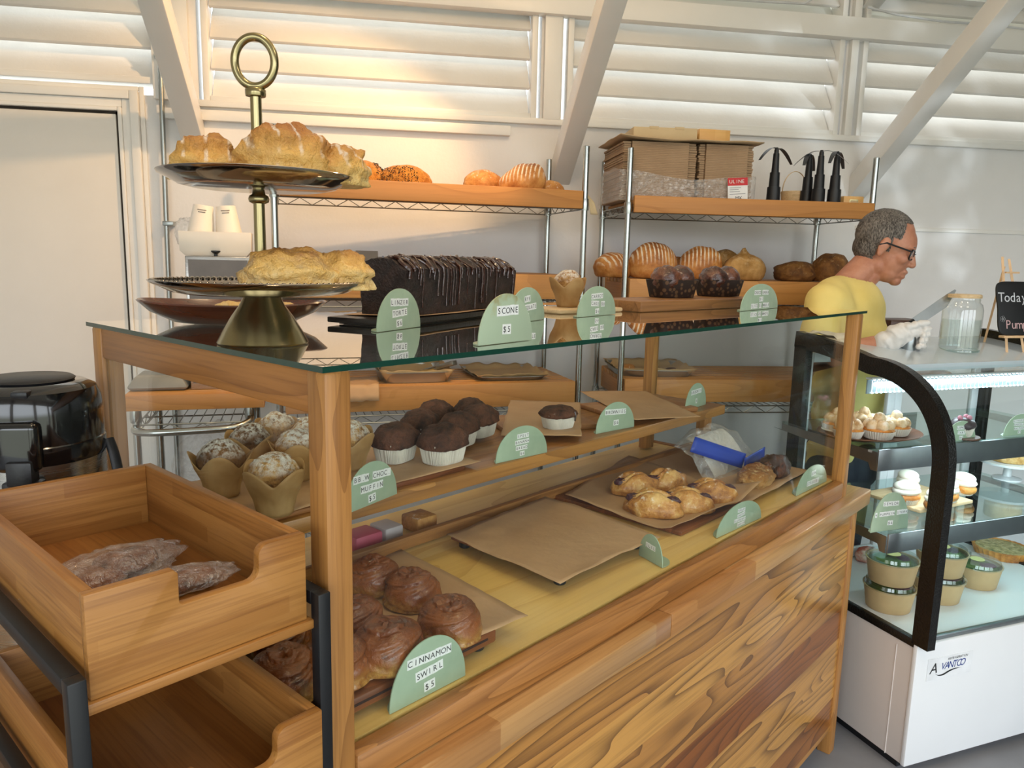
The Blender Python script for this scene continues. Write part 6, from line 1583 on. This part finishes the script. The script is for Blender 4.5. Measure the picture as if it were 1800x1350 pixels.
def torso(q, g=0.):
    S_ = (lsh-rsh); ax = S_.normalized()
    up = (chest-belly).normalized(); fw = ax.cross(up).normalized()
    B = Matrix((fw, ax, up)).transposed().to_4x4()
    def at(P): return Matrix.Translation(P) @ B
    ell(q, (0, 0, .03), (.122+g, .175+g, .13+g), at(chest)); ell(q, (.01, 0, -.08), (.128+g, .165+g, .14+g), at(chest))
    ell(q, (.015, 0, 0), (.132+g, .16+g, .15+g), at(belly)); ell(q, (.0, 0, -.10), (.12+g, .155+g, .13+g), at(belly)); ell(q, (0, 0, 0), (.118+g, .155+g, .12+g), at(pelv))
    capsule(q, rsh, lsh, .062+g, .062+g)
    capsule(q, C7-Vector((0, 0, .05)), (rsh*.75+C7*.25), .062+g, .058+g); capsule(q, C7-Vector((0, 0, .05)), (lsh*.75+C7*.25), .062+g, .058+g)
def body(q):
    head(q)
    nk = HM @ Vector((-.028, 0, -.065)); nk2 = HM @ Vector((.0, 0, -.085))
    capsule(q, nk, C7-Vector((0, 0, .03)), .054, .062); capsule(q, nk2, C7+CR*.025-Vector((0, 0, .05)), .042, .05)
    torso(q)
    limb(q, [(rsh, .052), (relb, .041)]); limb(q, [(relb, .041), (relb*.6+rwr*.4, .041), (rwr, .028), (HND-CR*.02, .024)])
    limb(q, [(lsh, .052), (lelb, .041)]); limb(q, [(lelb, .041), (lwr, .028)])
    ell(q, lwr+CR*.06, (.05, .04, .022)); 
    for k in range(4): limb(q, [(lwr+CR*.09+Vector((0, -.03+.02*k, 0)), .010), (lwr+CR*(.13+.012*(1.5-abs(k-1.5)))+Vector((0, -.034+.022*k, -.012)), .0085), (lwr+CR*.145+Vector((0, -.034+.022*k, -.035)), .0075)])
    limb(q, [(lwr+CR*.04+Vector((0, -.035, 0)), .011), (lwr+CR*.085+Vector((0, -.062, -.008)), .009)])
    side = (lsh-rsh).normalized(); side.z = 0
    for s in (-1, 1):
        hip = pelv+side*.088*s-Vector((0, 0, .05)); kn = Vector((hip.x, hip.y, .48))+CR*.02; an = Vector((hip.x, hip.y, .09))
        limb(q, [(hip, .088), (kn, .056), (an, .04)]); f = CR.copy(); f.z = 0
        limb(q, [(Vector((an.x, an.y, .045))-f*.05, .036), (Vector((an.x, an.y, .038))+f*.13, .03)])
t_ = NT('tanned_skin'); v_ = t_.coord(); n_ = t_.noise(v_, 18, 5, .6)
M['skin'] = t_.end(t_.bsdf(t_.ramp(n_, [(.3, lin('b0745a')), (.7, lin('c78f74'))]), .45, 0, t_.bump(t_.noise(v_, 160, 3), .15, .003), **{'Subsurface Weight': .12, 'Subsurface Radius': (.02, .008, .004)}))
foot_xy = (pelv.x, pelv.y)
man = thing('person', 'man with short grey hair, glasses and yellow t-shirt, looking down at a knife', 'person', (foot_xy[0], foot_xy[1], 0))
def under(me, name, mat):
    me.transform(Matrix.Translation((-foot_xy[0], -foot_xy[1], 0))); return mobj(name, me, mat, man)
zmin = 0
bm_ = fused('body', body, .0042, 3); under(bm_, 'body', M['skin'])
zmin = min(v.co.z for v in bm_.vertices)
for v in bm_.vertices:
    if v.co.z < .09: v.co.z = max(v.co.z, .002)
# t-shirt
def shirt(q):
    torso(q, .014)
    limb(q, [(rsh, .068), (rsh*.3+relb*.7, .066)]); limb(q, [(lsh, .068), (lsh*.3+lelb*.7, .066)])
    capsule(q, rsh*.9+C7*.1-Vector((0, 0, .03)), chest*.6+rsh*.4-Vector((0, 0, .02)), .078, .10)
    capsule(q, rsh*.8+chest*.2, rsh*.45+relb*.3+belly*.25, .085, .075); capsule(q, C7*.5+rsh*.5-Vector((0, 0, .03)), rsh*.7+relb*.3, .066, .066)
sm_ = fused('t_shirt', shirt, .009, 26)
ng = HM @ Vector((0, 0, 0)); up_ = (chest-belly).normalized()
for v in sm_.vertices:
    p = v.co; f = .006*nz((p.x*9, p.y*9, p.z*4), 1.3, 2)+.004*sin(p.z*55+p.x*30+6*nz(p, 5, 1))*max(0, min(1, (1.42-p.z)*5))
    v.co = p+v.normal*f
bmx = bmesh.new(); bmx.from_mesh(sm_)
hem = pelv.z-.10
kill = [v for v in bmx.verts if v.co.z < hem or (v.co-(C7+CR*.012+Vector((0, 0, .035)))).length < .088]
bmesh.ops.delete(bmx, geom=kill, context='VERTS'); bmx.to_mesh(sm_); bmx.free()
t_ = NT('yellow_cotton'); v_ = t_.coord()
M['yellow'] = t_.end(t_.bsdf(t_.ramp(t_.noise(v_, 6, 4), [(.3, lin('e2c973')), (.7, lin('ecd88b'))]), .85, 0, t_.bump(t_.noise(v_, 300, 2), .2, .002)))
under(sm_, 't_shirt', M['yellow'])
q = MB(); cc = C7+CR*.012+Vector((0, 0, .035)); nrm = (HM.to_3x3() @ Vector((-.15, 0, 1))).normalized()
# trousers
def trous(q):
    side = (lsh-rsh).normalized(); side.z = 0; ell(q, pelv-Vector((0, 0, .02)), (.135, .172, .13))
    for s in (-1, 1):
        hip = pelv+side*.088*s-Vector((0, 0, .05)); kn = Vector((hip.x, hip.y, .48))+CR*.02; an = Vector((hip.x, hip.y, .11)); limb(q, [(hip, .105), (kn, .075), (an, .062)])
under(fused('trousers', trous, .012, 2), 'trousers', plain('dark_denim', '262b36', .8))
# hair cap: shell over the cranium back to the hairline
def hair(q):
    ell(q, (-.014, 0, .034), (.0995, .0785, .0925), HM); ell(q, (.020, 0, .016), (.072, .0685, .078), HM); ell(q, (-.03, 0, -.02), (.074, .066, .06), HM)
hm = fused('hair', hair, .004, 2); inv = HM.inverted()
bmx = bmesh.new(); bmx.from_mesh(hm); kill = []
for v in bmx.verts:
    p = inv @ v.co; r_ = .006*nz((p.x*60, p.y*60, p.z*60))
    line = .050 if p.z > .075 else .050-.012*(1-min(1, abs(p.y)/.06))+(.020 if abs(p.y) < .03 else .0)
    if p.z > .03: ok = p.x < (.062 if p.z > .09 else .052)+r_-.02*max(0, (.06-abs(abs(p.y)-.045))/.06)*.6
    elif p.z > -.02: ok = p.x < .018+r_ and not (abs(p.y) < .05 and p.x > 0)
    else: ok = p.x < -.022+r_ and p.z > -.075
    if not ok: kill.append(v)
bmesh.ops.delete(bmx, geom=kill, context='VERTS')
for v in bmx.verts: 
    p = inv @ v.co; v.co = v.co+v.normal*.0016*nz((p.x*120, p.y*120, p.z*120))
bmx.to_mesh(hm); bmx.free()
t_ = NT('salt_and_pepper_hair'); v_ = t_.coord(); a_ = t_.noise(t_.mapping(v_, (1, 1, .3)), 260, 3, .7); b_ = t_.noise(v_, 20, 3)
M['hair'] = t_.end(t_.bsdf(t_.mix(t_.step(t_.math('MULTIPLY_ADD', b_, .3, a_), .52, .82), lin('241e1b'), lin('8b847d')), .6, 0, t_.bump(a_, .8, .004)))
under(hm, 'hair', M['hair'])
# glasses
q = MB()
def hp(x, y, z): return HM @ Vector((x, y, z))-Vector((foot_xy[0], foot_xy[1], 0))
rim = plain('dark_glasses_frame', '16161a', .3)
gz = -.010
for s in (-1, 1):
    P = [(.098-.012*abs(cy)/.05*0-.014*((y-.004)/.055), s*y, z+gz) for y, z, cy in [(.008+.024+.024*math.copysign(abs(cos(t))**.5, cos(t)), .004+.017*math.copysign(abs(sin(t))**.5, sin(t)), 0) for t in [2*pi*i/32 for i in range(33)]]]
    q.tube([hp(*p) for p in P], .003, 8, cap=False)
q.tube([hp(.101, -.009, gz+.010), hp(.103, 0, gz+.012), hp(.101, .009, gz+.010)], .0018, 8)
for s in (-1, 1): q.tube([hp(.086, .057*s, gz+.014), hp(.079, .073*s, gz+.014), hp(.0, .081*s, gz+.018), hp(-.02, .082*s, gz+.006)],   .0034, 8)
go = q.build('glasses', rim, man, smooth=True)
q = MB()
for s in (-1, 1): q.poly([hp(.098-.014*((y-.004)/.055), s*y, z+gz) for y, z in [(.032+.023*math.copysign(abs(cos(t))**.5, cos(t)), .004+.016*math.copysign(abs(sin(t))**.5, sin(t))) for t in [2*pi*i/32 for i in range(32)]]])
q.build('lenses', glass('spectacle_lens', 'f5f8fb', 1., base=.05), go)
M['eyew'] = plain('eye_white', 'd8d2cc', .3, 0, 0)
for s in (-1, 1):
    q = MB(); q.ball((0, 0, 0), .0115, 18); o = q.build('eye', [M['eyew'], plain('dark_iris', '2a1c14', .2)], man, smooth=True); o.location = hp(.0785, .030*s, -.004)
    ax = (HM.to_3x3() @ Vector((1, 0, -.35))).normalized()
    for p in o.data.polygons:
        if p.center.normalized().dot(ax) > .86: p.material_index = 1
    q = MB(); q.tube([hp(.090-.010*k**2*.0-.006*abs(k), s*(.030+.016*k), .022-.004*k*k) for k in (-1, -.5, 0, .5, 1)], .0034, 8, flat=.6); q.build('eyebrow', M['hair'], man, smooth=True)
# mouth line
q = MB(); q.tube([hp(.0975-.014*abs(k)**2, .021*k, -.0755-.002*abs(k)) for k in (-1, -.6, -.2, .2, .6, 1)], .0016, 6); q.build('mouth', plain('lip_shadow_skin', '5f2f28', .6), man, smooth=True)
# gloved hand round the knife handle
kA = JP(1602, 569, HD-.0); kB = JP(1677, 517, HD+.03); kd = (kB-kA).normalized()
fwd = CR.copy(); upv = CU.copy(); out_ = -CW.copy()
Wp = rwr
kn = HND+fwd*.008+upv*.010
def glove(q):
    limb(q, [(Wp-fwd*.012, .034), (Wp+fwd*.012, .036), (HND-fwd*.030, .036)])
    ell(q, HND, (.052, .026, .042), None); capsule(q, HND-fwd*.03+upv*.0, HND+fwd*.028+upv*.010, .034, .030, flat=.8)
    hk = kA-kd*.012
    # four fingers curl over the handle from the far side, thumb along the near side
    for k in range(4):
        b0 = HND+fwd*(.030+.004*k)+upv*(.026-.019*k)+out_*(-.012)
        b1 = b0+fwd*(.036-.005*k)+out_*(.004)+upv*.004
        b2 = b1+fwd*(.010-.006*k)+out_*.026-upv*.012
        b3 = b2-fwd*.020+out_*.008-upv*.004
        limb(q, [(b0, .0118), (b1, .0108), (b2, .0098), (b3, .009)])
    t0 = HND+fwd*.0+upv*.022+out_*.020; t1 = t0+fwd*.034+upv*.012+out_*.006; t2 = t1+fwd*.030+upv*.004
    limb(q, [(t0, .0145), (t1, .0115), (t2, .0098)])
gm = fused('glove', glove, .003, 2)
for v in gm.vertices:
    p = v.co; v.co = p+v.normal*(.0016*sin(p.x*160+p.z*90+5*nz(p, 30))+.002*nz(p, 45))
under(gm, 'glove', plain('white_glove', 'd9d6d2', .45, 0, .03, 40, .15))
# knife
kf_ = thing('knife', 'broad steel bread knife held up by the gloved hand', 'knife', kA)
xa_ = kd; ya_ = (CW-kd*CW.dot(kd)).normalized(); za_ = xa_.cross(ya_).normalized()
if za_.dot(CU) < 0: za_ = -za_; 
ya_ = za_.cross(xa_)
kf_.matrix_basis = Matrix.Translation(kA) @ Matrix((xa_, ya_, za_)).transposed().to_4x4()
L_ = (kB-kA).length
q = MB(); Mx = Matrix(((1, 0, 0, 0), (0, 0, 1, 0), (0, 1, 0, 0), (0, 0, 0, 1)))
q.prism([(.012, -.020), (L_*.75, -.022), (L_+.014, .006), (L_+.012, .012), (L_*.9, .014), (.012, .014)], -.0009, .0009, Mx); q.build('blade', metal('knife_steel', 'b9bcba', .3), kf_)
q = MB(); q.b2((-.085, -.008, -.012), (.014, .008, .012)); q.build('handle', M['blkpl'], kf_, bevel=.004)
# ---------------------------------------------------------------- light
wd = bpy.data.worlds.new('sky'); S.world = wd; wd.use_nodes = True
nt = wd.node_tree; nt.nodes.clear()
tc = nt.nodes.new('ShaderNodeTexCoord'); sx = nt.nodes.new('ShaderNodeSeparateXYZ'); nt.links.new(tc.outputs['Generated'], sx.inputs[0])
rp = nt.nodes.new('ShaderNodeValToRGB'); nt.links.new(sx.outputs[2], rp.inputs[0])
e = rp.color_ramp.elements; e[0].position = .0; e[0].color = (.30, .32, .27, 1); e[1].position = .12; e[1].color = (.88, .945, 1, 1)
bg = nt.nodes.new('ShaderNodeBackground'); nt.links.new(rp.outputs[0], bg.inputs[0]); bg.inputs[1].default_value = 4.2
wo = nt.nodes.new('ShaderNodeOutputWorld'); nt.links.new(bg.outputs[0], wo.inputs[0])
def lamp(name, typ, loc, energy, col, target=None, size=.06, spot=None, blend=.4):
    l = bpy.data.lights.new(name, typ); l.energy = energy; l.color = col
    if typ == 'AREA': l.size = size
    else: l.shadow_soft_size = size
    if typ == 'SPOT': l.spot_size = radians(spot or 90); l.spot_blend = blend
    o = bpy.data.objects.new(name, l); COL.objects.link(o); o.location = loc
    if target is not None: o.rotation_euler = (Vector(target)-Vector(loc)).to_track_quat('-Z', 'Y').to_euler()
    return o
WARM = (1, .62, .28)
lamp('ceiling_spot', 'SPOT', (.55, 2.55, 2.9), 75, (1, .60, .28), (-1.1, 3.62, .8), .04, 80, .45)
lamp('ceiling_bulb', 'POINT', (.58, 2.45, 2.75), 7, (1, .66, .34), size=.05)
lamp('counter_bulb', 'POINT', (.1, .9, 3.3), 26, (1, .74, .45), size=.12)
lamp('front_bulb', 'POINT', (1.6, .2, 3.2), 18, (1, .85, .68), size=.15)
for nm, x0, x1 in (('shopfront_daylight', -2.9, -1.0), ('shopfront_daylight', -.7, 1.3), ('shopfront_daylight', 1.6, 3.4), ('shopfront_daylight', 3.7, 5.3)):
    l = bpy.data.lights.new(nm, 'AREA'); l.shape = 'RECTANGLE'; l.size = x1-x0; l.size_y = 2.6; l.energy = 1; l.cycles.is_portal = True
    o = bpy.data.objects.new(nm, l); COL.objects.link(o); o.location = ((x0+x1)/2, -2.35, 1.4); o.rotation_euler = (radians(-90), 0, pi)
    o.rotation_euler = (Vector((0, 1, 0))).to_track_quat('-Z', 'Y').to_euler()
# sunlight thrown back from outside, cool and low, on to the right part of the wall
o = lamp('reflected_sun', 'SPOT', (6.8, -6.5, .35), 1500, (.80, .92, 1), (3.1, 3.6, 2.45), .03, 13, .3)
l = o.data; l.use_nodes = True; g = l.node_tree; em = next(n for n in g.nodes if n.type == 'EMISSION')
tc = g.nodes.new('ShaderNodeTexCoord'); mp = g.nodes.new('ShaderNodeMapping'); mp.inputs['Scale'].default_value = (60, 60, 9); mp.inputs['Rotation'].default_value = (0, .35, 0); no = g.nodes.new('ShaderNodeTexNoise'); no.inputs['Scale'].default_value = 1.; no.inputs['Detail'].default_value = 3; mr = g.nodes.new('ShaderNodeMapRange'); mr.inputs[1].default_value = .48; mr.inputs[2].default_value = .72
g.links.new(tc.outputs['Normal'], mp.inputs[0]); g.links.new(mp.outputs[0], no.inputs['Vector']); g.links.new(no.outputs[0], mr.inputs[0]); g.links.new(mr.outputs[0], em.inputs['Strength'])
# the fridge's own light strips
for (y, z, e_) in ((yl+.01, zl_-.008, 3.6), (.17, S1.z-.022, 2.2)):
    l = bpy.data.lights.new('fridge_strip_light', 'AREA'); l.shape = 'RECTANGLE'; l.size = FW-.12; l.size_y = .02; l.energy = e_; l.color = (.80, .92, 1)
    o = bpy.data.objects.new('fridge_strip_light', l); COL.objects.link(o); W_ = FR.w(FW/2, y, z); o.location = W_; o.rotation_euler = (0, 0, FR.a)
vs = S.view_settings; S.display_settings.display_device = 'sRGB'; vs.view_transform = 'Standard'; vs.look = 'None'; vs.gamma = 1; vs.use_curve_mapping = False; vs.exposure = 0.33
